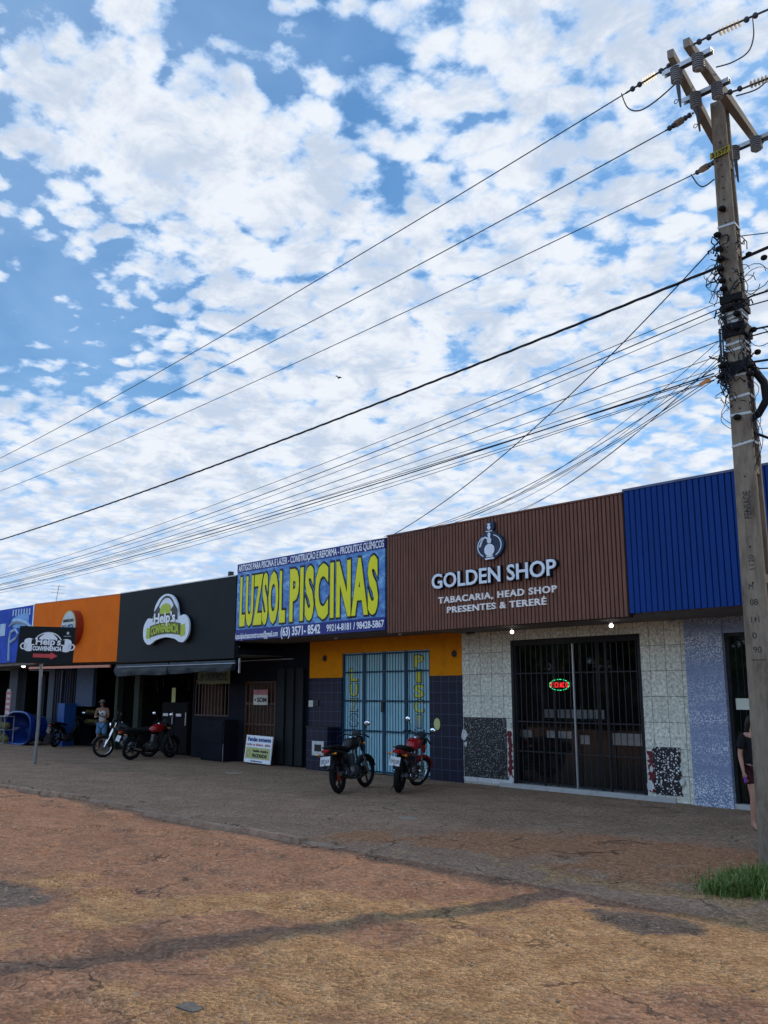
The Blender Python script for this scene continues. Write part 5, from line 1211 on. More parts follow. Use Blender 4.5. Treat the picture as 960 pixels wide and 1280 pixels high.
# ribbed arresters
def arrester(px, py, tail=True, L=.22, r=.072):
    t_ = zray(px, py, aZ - .13); b = MB(); prof = [(.02, 0), (.05, -.01)]
    for k in range(7): prof += [(r, -.02 - k * .027), (r, -.027 - k * .027), (r * .66, -.032 - k * .027), (r * .66, -.045 - k * .027)]
    prof += [(.03, -.22), (0.001, -.22)]
    b.lathe(prof, tuple(t_), (0, 0, 1), 14); ins = b.build('ribbed_insulator', M['porcelain'], up)
    if tail:
        q = t_ + Vector((.02, -.02, -.22)); b = MB(); b.tube([q, q + Vector((.0, 0, -.08)), q + Vector((.01, 0, -.32)), q + Vector((.012, 0, -.34))], [.022, .026, .013, .009], 8); b.torus(q + Vector((-.04, 0, -.24)), (0, 1, 0), .025, .005, 12, 5); b.build('arrester_tail', M['cable_grey'], ins)
arrester(845, 84); arrester(872, 68, False); arrester(869, 116); arrester(896, 104, False); arrester(917, 183); arrester(944, 171, False)

# ------------------------------------------------------------------ wires
def spline(pts, k=8):
    out = []; m = len(pts)
    for i in range(m - 1):
        p0 = pts[max(i - 1, 0)]; p1 = pts[i]; p2 = pts[i + 1]; p3 = pts[min(i + 2, m - 1)]
        for s in range(k):
            t = s / k; out.append(.5 * ((2 * p1) + (p2 - p0) * t + (2 * p0 - 5 * p1 + 4 * p2 - p3) * t * t + (3 * p1 - p0 - 3 * p2 + p3) * t ** 3))
    out.append(pts[-1]); return out
def wire(pix, Y, r, label, cat='cable', group=None, name='overhead_cable', extend=True, m='cable', twist=False):
    pts = [P(x_, y_, Y) for x_, y_ in pix]
    # fit a parabola z(x) through the measured points: a hanging cable
    xs_ = [p.x for p in pts]; zs2 = [p.z for p in pts]
    import itertools
    S = [[sum(x_ ** (i + j) for x_ in xs_) for j in range(3)] for i in range(3)]; T = [sum(z_ * x_ ** i for x_, z_ in zip(xs_, zs2)) for i in range(3)]
    Mx = Matrix(S); co_ = Mx.inverted() @ Vector(T)
    f_ = lambda x_: co_[0] + co_[1] * x_ + co_[2] * x_ * x_
    xa, xb = max(xs_), min(xs_) - (16 if extend else 0)
    n_ = 60; line = [Vector((xa + (xb - xa) * i / n_, Y, f_(xa + (xb - xa) * i / n_))) for i in range(n_ + 1)]
    b = MB()
    if twist:
        n_ = 500
        for ph in (0, 2.1, 4.2):
            b.tube([Vector((xa + (xb - xa) * i / n_, Y + r * .9 * math.cos(i * .42 + ph), f_(xa + (xb - xa) * i / n_) + r * .9 * math.sin(i * .42 + ph))) for i in range(n_ + 1)], r * .8, 5)
    else: b.tube(line, r, 6)
    o = b.build(name, M[m], None); tag(o, label, cat, group); return o, line[0]
HV = 'high voltage conductors'
y1 = n2.y + .1
wA, eA = wire([(782, 115), (591, 235), (480, 301), (250, 435), (0, 573)], n2.y + .15, .0075, 'topmost thin conductor crossing the sky from the crossarm', 'power line', HV, 'power_line')
wB, eB = wire([(832, 163), (690, 243), (480, 352), (250, 474), (0, 590)], n2.y + .65, .0075, 'second conductor from the top crossing the sky', 'power line', HV, 'power_line')
wC, eC = wire([(868, 215), (700, 301), (480, 403), (250, 507), (0, 614)], f2_.y - .1, .0075, 'third conductor from the top, just above the twisted cable', 'power line', HV, 'power_line')
# tension strings between conductors and the arms
def string(a_, b__, name='tension_insulator'):
    a_ = Vector(a_); b__ = Vector(b__); d = b__ - a_; L = d.length; d.normalize(); b = MB(); b.tube([a_, b__], .012, 6)
    for t in (.15, .30, .72, .86): c_ = a_ + d * L * t; b.ball(tuple(c_), (.035, .035, .035), 8, 5)
    b.build(name, M['cable_grey'], up)
    b = MB()
    for k in range(6): c_ = a_ + d * L * (.42 + k * .042); b.lathe([(.0, 0), (.045, .0), (.045, .004), (0, .006)], tuple(c_), tuple(d), 10)
    b.build('insulator_discs', M['amber'], up)
string(n2 + Vector((0, .15, -.02)), eA); string(zray(867, 141, aZ - .2), eB); string(fr(-.05, zpix(200), .02), eC)
# jumpers
def jumper(pix, Y, r=.009):
    b = MB(); b.tube(spline([P(x_, y_, Y) for x_, y_ in pix], 5), r, 6); b.build('jumper_wire', M['cable_grey'], up)
jumper([(777, 117), (785, 135), (800, 138), (820, 126), (843, 106)], n2.y + .15)
jumper([(864, 218), (872, 230), (880, 233), (893, 224)], PY0 - .1)
jumper([(941, 22), (942, 45), (935, 65), (915, 78), (895, 84)], PY0)
jumper([(960, 100), (945, 112), (920, 120)], PY0)
# lines leaving to the right of the pole
for pix, Y, r_, lb in (([(866, 56), (900, 38), (960, 12)], n1.y + .15, .012, 'short top conductor leaving the crossarm to the upper right edge'),
                   ([(905, 118), (930, 110), (960, 98)], n1.y + .8, .012, 'second conductor leaving the crossarm to the right edge'),
                   ([(945, 180), (960, 174), (990, 160)], f1.y, .012, 'third conductor leaving the far end of the crossarm rightwards')):
    pts = [P(x_, y_, Y) for x_, y_ in pix]; d = (pts[-1] - pts[0]).normalized(); pts.append(pts[-1] + d * 8)
    b = MB(); b.tube(pts, r_, 6); tag(b.build('power_line', M['cable_grey']), lb, 'power line', HV)
    b = MB(); dd = d
    for k in range(6): b.lathe([(0, 0), (.045, 0), (.045, .004), (0, .006)], tuple(pts[0] + dd * (.34 + k * .045)), tuple(dd), 10)
    b.build('insulator_discs', M['amber'], up)
    b = MB()
    for t in (.08, .2, .65, .75): b.ball(tuple(pts[0] + dd * t), .035, 8, 5)
    b.build('string_fitting', M['cable_grey'], up)
wire([(900, 333), (680, 422), (480, 501), (300, 570), (107, 640), (0, 675)], PY0 - .02, .0125, 'thick twisted black cable, lowest of the widely spaced lines', 'cable', None, 'twisted_cable', True, 'cable', True)
TL_ = 'telephone cables bundled low on the pole'
tele = [([(902, 380), (700, 457), (480, 550), (240, 640), (131, 681), (0, 719)], .005, 'uppermost of the bundled telephone cables'),
        ([(902, 390), (700, 467), (480, 557), (250, 644), (160, 682), (0, 721)], .007, 'second bundled telephone cable, slightly thicker'),
        ([(902, 397), (700, 475), (480, 564), (250, 650), (160, 685), (0, 722.5)], .0045, 'third bundled telephone cable, very thin'),
        ([(902, 427), (700, 498), (480, 582), (250, 656), (160, 689), (0, 730)], .006, 'telephone cable in the middle of the bundle'),
        ([(893, 466), (700, 540), (480, 591), (300, 655), (160, 692), (0, 732)], .006, 'upper one of the lower pair of sagging bundled cables'),
        ([(893, 470), (700, 530), (480, 596), (300, 660), (160, 698), (0, 737)], .009, 'thickest bundled cable at the bottom of the bundle'),
        ([(893, 477), (700, 537), (480, 602), (300, 663), (160, 700), (0, 738)], .0045, 'thin cable just beneath the thickest bundled cable'),
        ([(900, 440), (700, 521), (480, 588), (300, 648), (160, 690), (0, 731)], .0045, 'very thin cable just above the lower pair of bundled cables'),
        ([(898, 455), (700, 533), (480, 594), (300, 652), (160, 694), (0, 735)], .004, 'hair thin cable between the lower pair of bundled cables'),
        ([(893, 474), (700, 545), (480, 606), (300, 668), (160, 704), (0, 741)], .0045, 'lowest and thinnest of the bundled telephone cables')]
for pix, r_, lb in tele: wire(pix, PY0 - .08, r_, lb, 'cable', TL_, 'telephone_cable')
# continuing to the right of the pole
for pix, r_, lb in (([(905, 335), (935, 320), (965, 307)], .02, 'thick twisted cable going right from the pole'), ([(918, 296), (960, 291)], .006, 'thin level wire going right from the pole'),
                ([(915, 382), (940, 370), (965, 362)], .012, 'black cable going right from the clamps'), ([(915, 388), (965, 374)], .008, 'thin cable going right below the clamps'),
                ([(920, 415), (940, 412), (965, 407)], .012, 'black cable going right in the middle of the tangle'), ([(925, 424), (965, 413)], .009, 'short slack cable to the right of the tangle'),
                ([(925, 455), (965, 449)], .014, 'thick cable going right above the coiled conduit'), ([(925, 462), (965, 460)], .009, 'lowest cable going right above the coiled conduit')):
    pts = [P(x_, y_, PY0 + .1) for x_, y_ in pix]; d = (pts[-1] - pts[-2]).normalized(); pts.append(pts[-1] + d * 9)
    b = MB(); b.tube(pts, r_, 6); tag(b.build('overhead_cable', M['cable']), lb, 'cable', 'cables leaving the pole to the right')
b = MB()
for x_, y_ in ((936, 318), (955, 322), (942, 412), (935, 420), (947, 440), (930, 458), (945, 462)): q = P(x_, y_, PY0 + .1); b = MB(); b.ball(tuple(q), (.045, .035, .035), 8, 6); b.build('splice_closure', M['rubber'], up)
# service drops to the shop roofs
def drop(pix_pole, pix_roof, Yr, sag, r_, lb, mid=None):
    a_ = P(*pix_pole, PY0 - .05); c_ = P(*pix_roof, Yr); line = []
    for i in range(31):
        t = i / 30; p = a_.lerp(c_, t); p.z -= sag * 4 * t * (1 - t); line.append(p)
    b = MB(); b.tube(line, r_, 6); tag(b.build('service_drop', M['cable']), lb, 'cable', 'service wires down to the shop roofs')
drop((900, 300), (492, 668), OV + .1, .35, .008, 'dark service wire dropping steeply from pole to the banner roof')
drop((900, 455), (455, 676), OV + .2, .45, .0055, 'service wire reaching the right part of the pool banner roof')
drop((900, 465), (480, 671), OV + .2, .40, .005, 'service wire to the joint between pool banner and brown fascia')
drop((900, 425), (585, 648), OV + .2, .25, .004, 'thin service wire to the roof left of the hookah emblem')
drop((900, 445), (648, 638), OV + .2, .22, .004, 'thin service wire to the roof right of the hookah emblem')
drop((900, 470), (430, 683), OV + .2, .5, .0045, 'long slack service wire landing left of centre on the pool banner roof')
drop((900, 436), (600, 645), OV + .25, .3, .0035, 'hair thin service wire landing just left of the hookah emblem')
drop((900, 450), (655, 637), OV + .3, .15, .004, 'thinnest service wire to the roof above the brown fascia')
# orange tag on the cable
q = P(856, 509 - 0, PY0 - .1); q = P(881, 478, PY0 - .1)
b = MB(); b.bar(q - Vector((.07, 0, .02)), q + Vector((.07, 0, .03)), .01, .05); tag(b.build('cable_tag', mat('orange_tag', (.55, .2, .05), .5)), 'small orange identification tag on a low cable beside the pole', 'tag')
# bird
q = P(424, 472, 4.0); bd = MB(); q = P(424, 472, 4.0); bd.ball(tuple(q), (.09, .04, .03), 10, 6); bd.add([q + Vector((0, 0, 0)), q + Vector((0.06, 0.15, 0.025)), q + Vector((-0.05, 0.14, 0.03))], [(0, 1, 2)]); bd.add([q + Vector((0, 0, 0)), q + Vector((0.06, -0.15, 0.025)), q + Vector((-0.05, -0.14, 0.03))], [(0, 1, 2)])
tag(bd.build('bird', M['cable']), 'tiny dark bird flying against the clouds', 'bird')

# ------------------------------------------------------------------ motorcycles
def rotz(p, a): return Vector((p.x * math.cos(a) - p.y * math.sin(a), p.x * math.sin(a) + p.y * math.cos(a), p.z))
def finish(parts_root, loc, heading, roll):
    parts_root.location = loc; parts_root.rotation_euler = Matrix.Rotation(heading, 3, 'Z').to_euler() if abs(roll) < 1e-6 else (Matrix.Rotation(heading, 3, 'Z') @ Matrix.Rotation(roll, 3, 'X')).to_euler()
def wheel(root, xf, cx, wr, tw, spokes, kind):
    b = MB(xf); b.torus((cx, 0, wr), (0, 1, 0), wr - tw, tw, 32, 10); w = b.build('wheel', M['rubber'], root)
    b = MB(xf); b.torus((cx, 0, wr), (0, 1, 0), wr - tw * 1.75, .016, 28, 6, 1.4); b.lathe([(0, -.05), (.045, -.05), (.05, 0), (.045, .05), (0, .05)], (cx, 0, wr), (0, 1, 0), 14)
    for k in range(spokes):
        a = 2 * PI * k / spokes; p = Vector((cx, 0, wr)); d = Vector((math.cos(a), 0, math.sin(a))); b.bar(p + d * .03, p + d * (wr - tw * 1.8), .02 if kind == 'alloy' else .005, .03 if kind == 'alloy' else .005, (0, 1, 0))
    b.build('rim', M['bike_plastic'] if kind == 'alloy' else M['chrome'], w)
    b = MB(xf); b.lathe([(0, .055), (.11, .055), (.11, .06), (0, .06)], (cx, 0, wr), (0, 1, 0), 18); b.build('brake_disc', M['engine'], w)
def plate_text(root, xf, x, z, body):
    b = MB(xf)
    fr = lambda u, v, w: xf0(Vector((x - w - .25 * 0, -u, z + v)))
    return fr
def motorcycle(loc, heading, roll, tank_m, label, steer=0.0, plate='QKL 5E21', mirrors=(1, -1), spk=5, chrome_eng=True):
    root = thing('motorcycle', (0, 0, 0), label, 'motorcycle', 'motorcycles parked outside the shops')
    WB = 1.32; wr = .31
    pv0 = Vector((1.0, 0, .85)); axs = Vector((-.42, 0, .907)).normalized(); rot = Matrix.Rotation(steer, 3, axs)
    fx = lambda p: pv0 + rot @ (p - pv0)
    wheel(root, None, 0, wr, .052, spk, 'alloy'); wheel(root, fx, WB, wr, .042, spk if spk == 5 else 18, 'alloy' if spk == 5 else 'wire')
    b = MB(fx)
    for s in (-.085, .085): b.tube([(WB - .015, s, wr), (WB - .16, s, .60)], .026, 8); b.tube([(WB - .16, s, .60), (1.0, s, 1.0)], .019, 8)
    b.build('front_fork', M['chrome'], root)
    b = MB(fx); b.loft([(WB - .05 + .36 * math.cos(a) * 1.0, 0, wr + .355 * math.sin(a), .062, .012) for a in [R(d) for d in (28, 45, 62, 80, 98, 116, 135)]], 10) if False else None
    vs = []; angs = [R(d) for d in range(15, 150, 12)]
    for a in angs:
        for yv, dr in ((-.06, -.035), (-.045, .0), (0, .012), (.045, .0), (.06, -.035)): vs.append((WB + (wr + .03 + dr) * math.cos(a), yv, wr + (wr + .03 + dr) * math.sin(a)))
    b.add(vs, [(i * 5 + k, i * 5 + k + 1, (i + 1) * 5 + k + 1, (i + 1) * 5 + k) for i in range(len(angs) - 1) for k in range(4)], True); b.build('front_mudguard', tank_m if tank_m is M['bike_red'] else M['bike_plastic'], root)
    b = MB(fx); b.tube([(.93, -.37, 1.0), (.96, -.22, 1.06), (1.0, -.08, 1.03), (1.0, .08, 1.03), (.96, .22, 1.06), (.93, .37, 1.0)], .012, 8)
    hb = b.build('handlebar', M['bike_plastic'], root)
    for s in (-1, 1): b = MB(fx); b.cyl((.955, .23 * s, 1.055), (.925, .38 * s, .998), .019, 8); b.build('grip', M['rubber'], hb)
    b = MB(fx); b.lathe([(.03, -.11), (.075, -.08), (.092, -.02), (.092, .03), (0, .035)], (1.13, 0, .93), (1, 0, 0), 18); hl = b.build('headlight', M['bike_plastic'], root)
    b = MB(fx); b.lathe([(.084, .031), (.05, .05), (0, .056)], (1.13, 0, .93), (1, 0, 0), 18); b.build('lens', M['mirror'], hl)
    b = MB(fx); b.loft([(1.0, 0, 1.05, .09, .02), (1.06, 0, 1.08, .10, .05), (1.10, 0, 1.06, .08, .04)], 12); b.build('instrument_pod', M['bike_plastic'], root)
    for s in mirrors:
        b = MB(fx); b.tube([(.95, .24 * s, 1.06), (.97, .27 * s, 1.15), (.93, .33 * s, 1.24)], .007, 6); mr_ = b.build('mirror', M['bike_plastic'], root)
        b = MB(fx); b.ball((.92, .355 * s, 1.27), (.018, .075, .05), 12, 8); b.build('mirror_shell', M['bike_plastic'], mr_)
        b = MB(fx); b.ball((.908, .355 * s, 1.27), (.012, .064, .042), 12, 8); b.build('mirror_glass', M['mirror'], mr_)
    b = MB(); b.loft([(.52, 0, .80, .07, .05), (.58, 0, .835, .115, .085), (.70, 0, .875, .145, .115), (.84, 0, .89, .15, .12), (.94, 0, .875, .115, .10), (1.0, 0, .85, .06, .06)], 18, 2.6); tk = b.build('fuel_tank', tank_m, root)
    b = MB(); b.lathe([(0, .12), (.035, .12), (.04, .1)], (.82, 0, .90), (0, 0, 1), 12); b.build('fuel_cap', M['chrome'], tk)
    b = MB()
    for s in (-1, 1): b.loft([(.86, s * .17, .80, .02, .07), (.96, s * .175, .79, .025, .09), (1.04, s * .15, .80, .015, .05)], 10)
    b.build('tank_shroud', tank_m, root)
    b = MB(); b.loft([(-.30, 0, .845, .07, .025), (-.2, 0, .85, .11, .045), (.0, 0, .84, .125, .055), (.22, 0, .81, .125, .05), (.30, 0, .79, .115, .045), (.45, 0, .785, .095, .045), (.56, 0, .80, .07, .04)], 14, 3); b.build('seat', M['seat'], root)
    b = MB(); b.loft([(-.42, 0, .80, .045, .03), (-.32, 0, .79, .09, .05), (-.1, 0, .765, .12, .05), (.15, 0, .72, .12, .07), (.34, 0, .66, .11, .09), (.44, 0, .62, .08, .06)], 14, 2.6); b.build('tail_fairing', tank_m, root)
    for s in (-1, 1):
        b = MB(); b.loft([(.08, s * .12, .62, .015, .05), (.2, s * .125, .60, .03, .11), (.36, s * .12, .58, .03, .11), (.46, s * .10, .60, .015, .06)], 10); b.build('side_panel', M['bike_black'], root)
    b = MB(); b.loft([(-.475, 0, .795, .05, .022), (-.44, 0, .80, .075, .032), (-.38, 0, .80, .07, .03)], 12, 3); b.build('tail_light', M['tail_red'], root)
    b = MB()
    for s in (-1, 1): b.tube([(-.1, s * .11, .82), (-.3, s * .12, .87), (-.40, s * .05, .87)], .011, 6)
    b.tube([(-.40, .05, .87), (-.40, -.05, .87)], .011, 6); b.build('grab_rail', M['bike_plastic'], root)
    b = MB(); vs = []; angs = [R(d) for d in range(70, 165, 12)]
    for a in angs:
        for yv, dr in ((-.07, -.03), (0, .01), (.07, -.03)): vs.append(((wr + .06 + dr) * math.cos(a), yv, wr + (wr + .06 + dr) * math.sin(a)))
    b.add(vs, [(i * 3 + k, i * 3 + k + 1, (i + 1) * 3 + k + 1, (i + 1) * 3 + k) for i in range(len(angs) - 1) for k in range(2)], True)
    b.bar((-.33, 0, .72), (-.50, 0, .50), .09, .012, (0, 1, 0)); b.build('rear_mudguard', M['bike_plastic'], root)
    prr = lambda u, v, w: Vector((-.475 - w * .9 - v * .35 * -1, -u, .62 + v * .94 + w * .3))
    b = MB(); b.poly([(-.10, -.085), (.10, -.085), (.10, .085), (-.10, .085)], prr, 0, .006); pl_ = b.build('licence_plate', M['plate'], root)
    if plate: text('plate_characters', plate, M['dark_trim'], prr, -.085, .085, -.045, .03, .007, .002, .0, pl_)
    for (x, y, z) in ((-.36, .17, .74), (-.36, -.17, .74)):
        b = MB(); b.tube([(x + .02, y * .5, z), (x, y * .85, z)], .008, 5); b.ball((x, y, z), (.03, .032, .024), 8, 6); b.build('indicator', M['amber_lens'], root)
    b = MB(fx)
    for s in (-1, 1): b.tube([(1.05, .08 * s, .88), (1.05, .16 * s, .88)], .008, 5); b.ball((1.05, .18 * s, .88), (.03, .032, .024), 8, 6)
    b.build('front_indicators', M['amber_lens'], root)
    # engine, frame
    b = MB(); b.loft([(.42, 0, .38, .06, .06), (.46, 0, .38, .13, .11), (.62, 0, .37, .14, .12), (.78, 0, .38, .12, .10), (.83, 0, .39, .06, .06)], 14, 3)
    for k in range(7): b.box((.66 + k * .012 - .06, -.085, .47 + k * .026), (.66 + k * .012 + .075, .085, .482 + k * .026))
    b.box((.64, -.06, .46), (.74, .06, .70)); b.lathe([(0, .145), (.08, .145), (.095, .12), (.1, .1)], (.56, 0, .37), (0, -1, 0), 16); b.lathe([(0, .145), (.06, .145), (.075, .12), (.08, .1)], (.58, 0, .37), (0, 1, 0), 16)
    b.build('engine', M['engine'], root)
    b = MB()
    for s in (-1, 1):
        b.tube([(.98, 0, .92), (.88, s * .05, .62), (.84, s * .07, .34), (.60, s * .10, .23), (.38, s * .11, .30), (.30, s * .11, .55), (.15, s * .11, .70), (-.3, s * .09, .80)], .015, 6)
        b.tube([(.36, s * .095, .34), (.15, s * .09, .33), (0, s * .09, wr)], .018, 6)
        b.cyl((.40, s * .10, .30), (.40, s * .25, .28), .014, 6); b.cyl((.20, s * .11, .36), (.20, s * .20, .36), .012, 6)
    b.tube([(.98, 0, .93), (.7, 0, .80), (.3, 0, .74)], .022, 6); b.build('frame', M['bike_plastic'], root)
    b = MB()
    for s in (-1, 1):
        b.tube([(.02, s * .115, .36), (.12, s * .12, .70)], .014, 6)
        b.tube([(.035 + .011 * k + .006 * (k % 2), s * (.118 + .02 * math.cos(k * 1.57)), .42 + k * .011 + 0) for k in range(22)], .012, 5)
    b.build('shock_absorbers', M['bike_black'], root)
    b = MB(); b.tube([(.78, -.05, .50), (.88, -.10, .42), (.84, -.13, .26), (.60, -.145, .22), (.35, -.15, .25)], .019, 8); b.tube([(.35, -.15, .25), (.25, -.16, .27), (-.05, -.17, .33), (-.22, -.175, .37)], [.03, .045, .05, .042], 12); ex = b.build('exhaust', M['bike_black'], root)
    b = MB(); b.bar((.2, -.205, .30), (-.08, -.225, .37), .006, .05); b.build('heat_shield', M['engine'] if not chrome_eng else M['chrome'], ex)
    b = MB(); b.lathe([(0, .07), (.05, .07), (.055, .05), (.09, .045), (.09, .035)], (0, 0, wr), (0, -1, 0), 14); b.build('rear_hub', M['deep_red'] if 'left of the red' in label else M['engine'], root)
    b = MB(); b.bar((.0, .10, wr + .07), (.5, .11, .42), .03, .05); b.build('chain_guard', M['bike_plastic'], root)
    b = MB(); b.tube([(.42, .12, .26), (.36, .22, .06), (.36, .25, .0)], .011, 6); b.build('side_stand', M['bike_plastic'], root)
    b = MB(fx); b.tube([(.98, .10, 1.02), (1.12, .12, 1.0), (1.15, .06, .8), (1.0, .0, .74)], .006, 5); b.tube([(.98, -.10, 1.02), (1.10, -.13, .98), (1.12, -.1, .7), (1.20, -.1, .55), (1.3, -.09, .42)], .006, 5); b.build('control_cables', M['cable'], root)
    finish(root, loc, heading, roll); return root
def hd(a, b): return math.atan2(b.y - a.y, b.x - a.x)
g1, g2 = G(424, 992), G(471, 984)
motorcycle((g1.x, g1.y, ground_h(g1.x, g1.y)), hd(g1, g2) + R(9), R(-7), M['bike_black'], 'black motorcycle leaning outside the blue gate, left of the red one', R(-12), 'QKE 3A74', (-1,))
g1, g2 = G(498, 990), G(528, 981)
motorcycle((g1.x, g1.y, ground_h(g1.x, g1.y)), hd(g1, g2) + R(3), R(7), M['bike_red'], 'red motorcycle parked in front of the light blue gate', R(-28), 'QWD 5B91', (1, -1), 18)
g1, g2 = G(163, 950), G(220, 946)
motorcycle((g1.x, g1.y, ground_h(g1.x, g1.y)), hd(g1, g2) - R(5), R(7), M['bike_black'], 'black motorcycle with red tank parked before the black fascia shop', R(10), None, (1, -1))
for o in list(bpy.data.objects):
    if o.name.startswith('fuel_tank') and o.parent and o.parent.get('label', '').startswith('black motorcycle with red tank'): o.data.materials[0] = M['bike_red']; o['label'] = 'glossy red fuel tank'
g1 = G(128, 947); hh0 = R(-128)
q = Vector((g1.x, g1.y, 0)) - Vector((math.cos(hh0), math.sin(hh0), 0)) * 1.32
motorcycle((q.x, q.y, ground_h(q.x, q.y)), hh0, R(6), M['bike_black'], 'dark motorcycle facing the street beside the man in denim shorts', R(20), None, (1, -1), 18)
# step-through scooter
def scooter(loc, heading, roll, label):
    root = thing('scooter', (0, 0, 0), label, 'scooter'); wr = .29; WB = 1.24
    wheel(root, None, 0, wr, .045, 5, 'alloy'); wheel(root, None, WB, wr, .04, 5, 'alloy')
    b = MB(); b.loft([(-.42, 0, .78, .05, .03), (-.3, 0, .76, .10, .07), (0, 0, .70, .12, .10), (.25, 0, .60, .11, .12), (.42, 0, .50, .07, .08)], 14); b.build('rear_body', M['bike_black'], root)
    b = MB(); b.loft([(-.3, 0, .85, .08, .03), (0, 0, .84, .12, .045), (.3, 0, .78, .11, .045), (.42, 0, .76, .07, .03)], 14, 3); b.build('seat', M['seat'], root)
    b = MB(); b.loft([(.40, 0, .36, .07, .08), (.6, 0, .34, .08, .09), (.8, 0, .42, .08, .09), (.92, 0, .60, .09, .12)], 12); b.build('underbone_body', M['bike_plastic'], root)
    b = MB()
    vs = []
    for z, w_, x in ((.30, .12, .90), (.45, .20, .93), (.65, .23, .97), (.85, .17, .98), (.93, .08, .97)):
        for k in range(7): t = k / 6 * 2 - 1; vs.append((x + .07 * (1 - t * t), w_ * t, z))
    b.add(vs, [(i * 7 + k, i * 7 + k + 1, (i + 1) * 7 + k + 1, (i + 1) * 7 + k) for i in range(4) for k in range(6)], True); b.build('leg_shield', M['bike_black'], root)
    b = MB(); b.loft([(.9, 0, 1.0, .06, .04), (.98, 0, 1.0, .12, .07), (1.06, 0, .98, .08, .05)], 12); b.tube([(.9, -.33, 1.0), (.95, -.15, 1.02), (.95, .15, 1.02), (.9, .33, 1.0)], .014, 8); b.build('handlebar', M['bike_plastic'], root)
    b = MB(); b.ball((1.07, 0, .98), (.03, .07, .045), 12, 8); b.build('headlight', M['mirror'], root)
    for s in (-1, 1):
        b = MB(); b.tube([(.93, .2 * s, 1.03), (.92, .27 * s, 1.18)], .007, 5); mr_ = b.build('mirror', M['bike_plastic'], root); b = MB(); b.ball((.91, .30 * s, 1.21), (.02, .07, .045), 10, 6); b.build('mirror_glass', M['mirror'], mr_)
    b = MB()
    for s in (-.07, .07): b.tube([(WB, s, wr), (WB - .1, s, .55), (.98, s, .9)], .02, 6)
    b.build('front_fork', M['engine'], root)
    b = MB(); b.tube([(.6, -.1, .25), (.3, -.14, .25), (.1, -.16, .28), (-.2, -.17, .34)], [.02, .03, .045, .04], 10); b.build('exhaust', M['bike_black'], root)
    b = MB(); b.box((.45, -.11, .22), (.72, .11, .42)); b.tube([(.4, .08, .3), (0, .08, wr)], .02, 6); b.tube([(0, .09, wr), (.05, .1, .68)], .02, 6); b.tube([(0, -.09, wr), (.05, -.1, .68)], .02, 6); b.build('engine', M['engine'], root)
    b = MB(); b.ball((-.43, 0, .76), (.03, .06, .03), 10, 6); b.build('tail_light', M['tail_red'], root)
    b = MB(); b.bar((-.42, 0, .68), (-.50, 0, .52), .18, .008, (0, 1, 0)); b.build('licence_plate', M['plate'], root)
    b = MB(); vs = []; angs = [R(d) for d in range(20, 160, 14)]
    for a in angs:
        for yv, dr in ((-.055, -.03), (0, .01), (.055, -.03)): vs.append((WB + (wr + .03 + dr) * math.cos(a), yv, wr + (wr + .03 + dr) * math.sin(a)))
    b.add(vs, [(i * 3 + k, i * 3 + k + 1, (i + 1) * 3 + k + 1, (i + 1) * 3 + k) for i in range(len(angs) - 1) for k in range(2)], True); b.build('front_mudguard', M['bike_black'], root)
    finish(root, loc, heading, roll)
g1 = G(68, 934); scooter((g1.x, g1.y, ground_h(g1.x, g1.y)), R(118), R(7), 'dark scooter with a pale plate parked in front of the navy shutter')

# ------------------------------------------------------------------ people
def skin_mesh(name, vs, es, m, parent, sub=2, seed_v=0):
    """vs: (x,y,z,r); grow a continuous surface"""
    me = bpy.data.meshes.new('sk'); me.from_pydata([v[:3] for v in vs], es, []); o = bpy.data.objects.new('sk', me); C.objects.link(o)
    md = o.modifiers.new('s', 'SKIN'); md.use_smooth_shade = True; md.branch_smoothing = .6
    for i, d in enumerate(me.skin_vertices[0].data): r = vs[i][3]; d.radius = r if isinstance(r, tuple) else (r, r); d.use_root = (i == seed_v)
    s = o.modifiers.new('u', 'SUBSURF'); s.levels = sub; s.render_levels = sub
    dg = bpy.context.evaluated_depsgraph_get(); ev = bpy.data.meshes.new_from_object(o.evaluated_get(dg)); bpy.data.objects.remove(o); bpy.data.meshes.remove(me)
    ev.name = name; ev.materials.clear(); ev.materials.append(m); ev.polygons.foreach_set('use_smooth', [True] * len(ev.polygons))
    n_ = bpy.data.objects.new(name, ev); C.objects.link(n_); n_.parent = parent; WL[n_.name] = Vector((0, 0, 0)); return n_
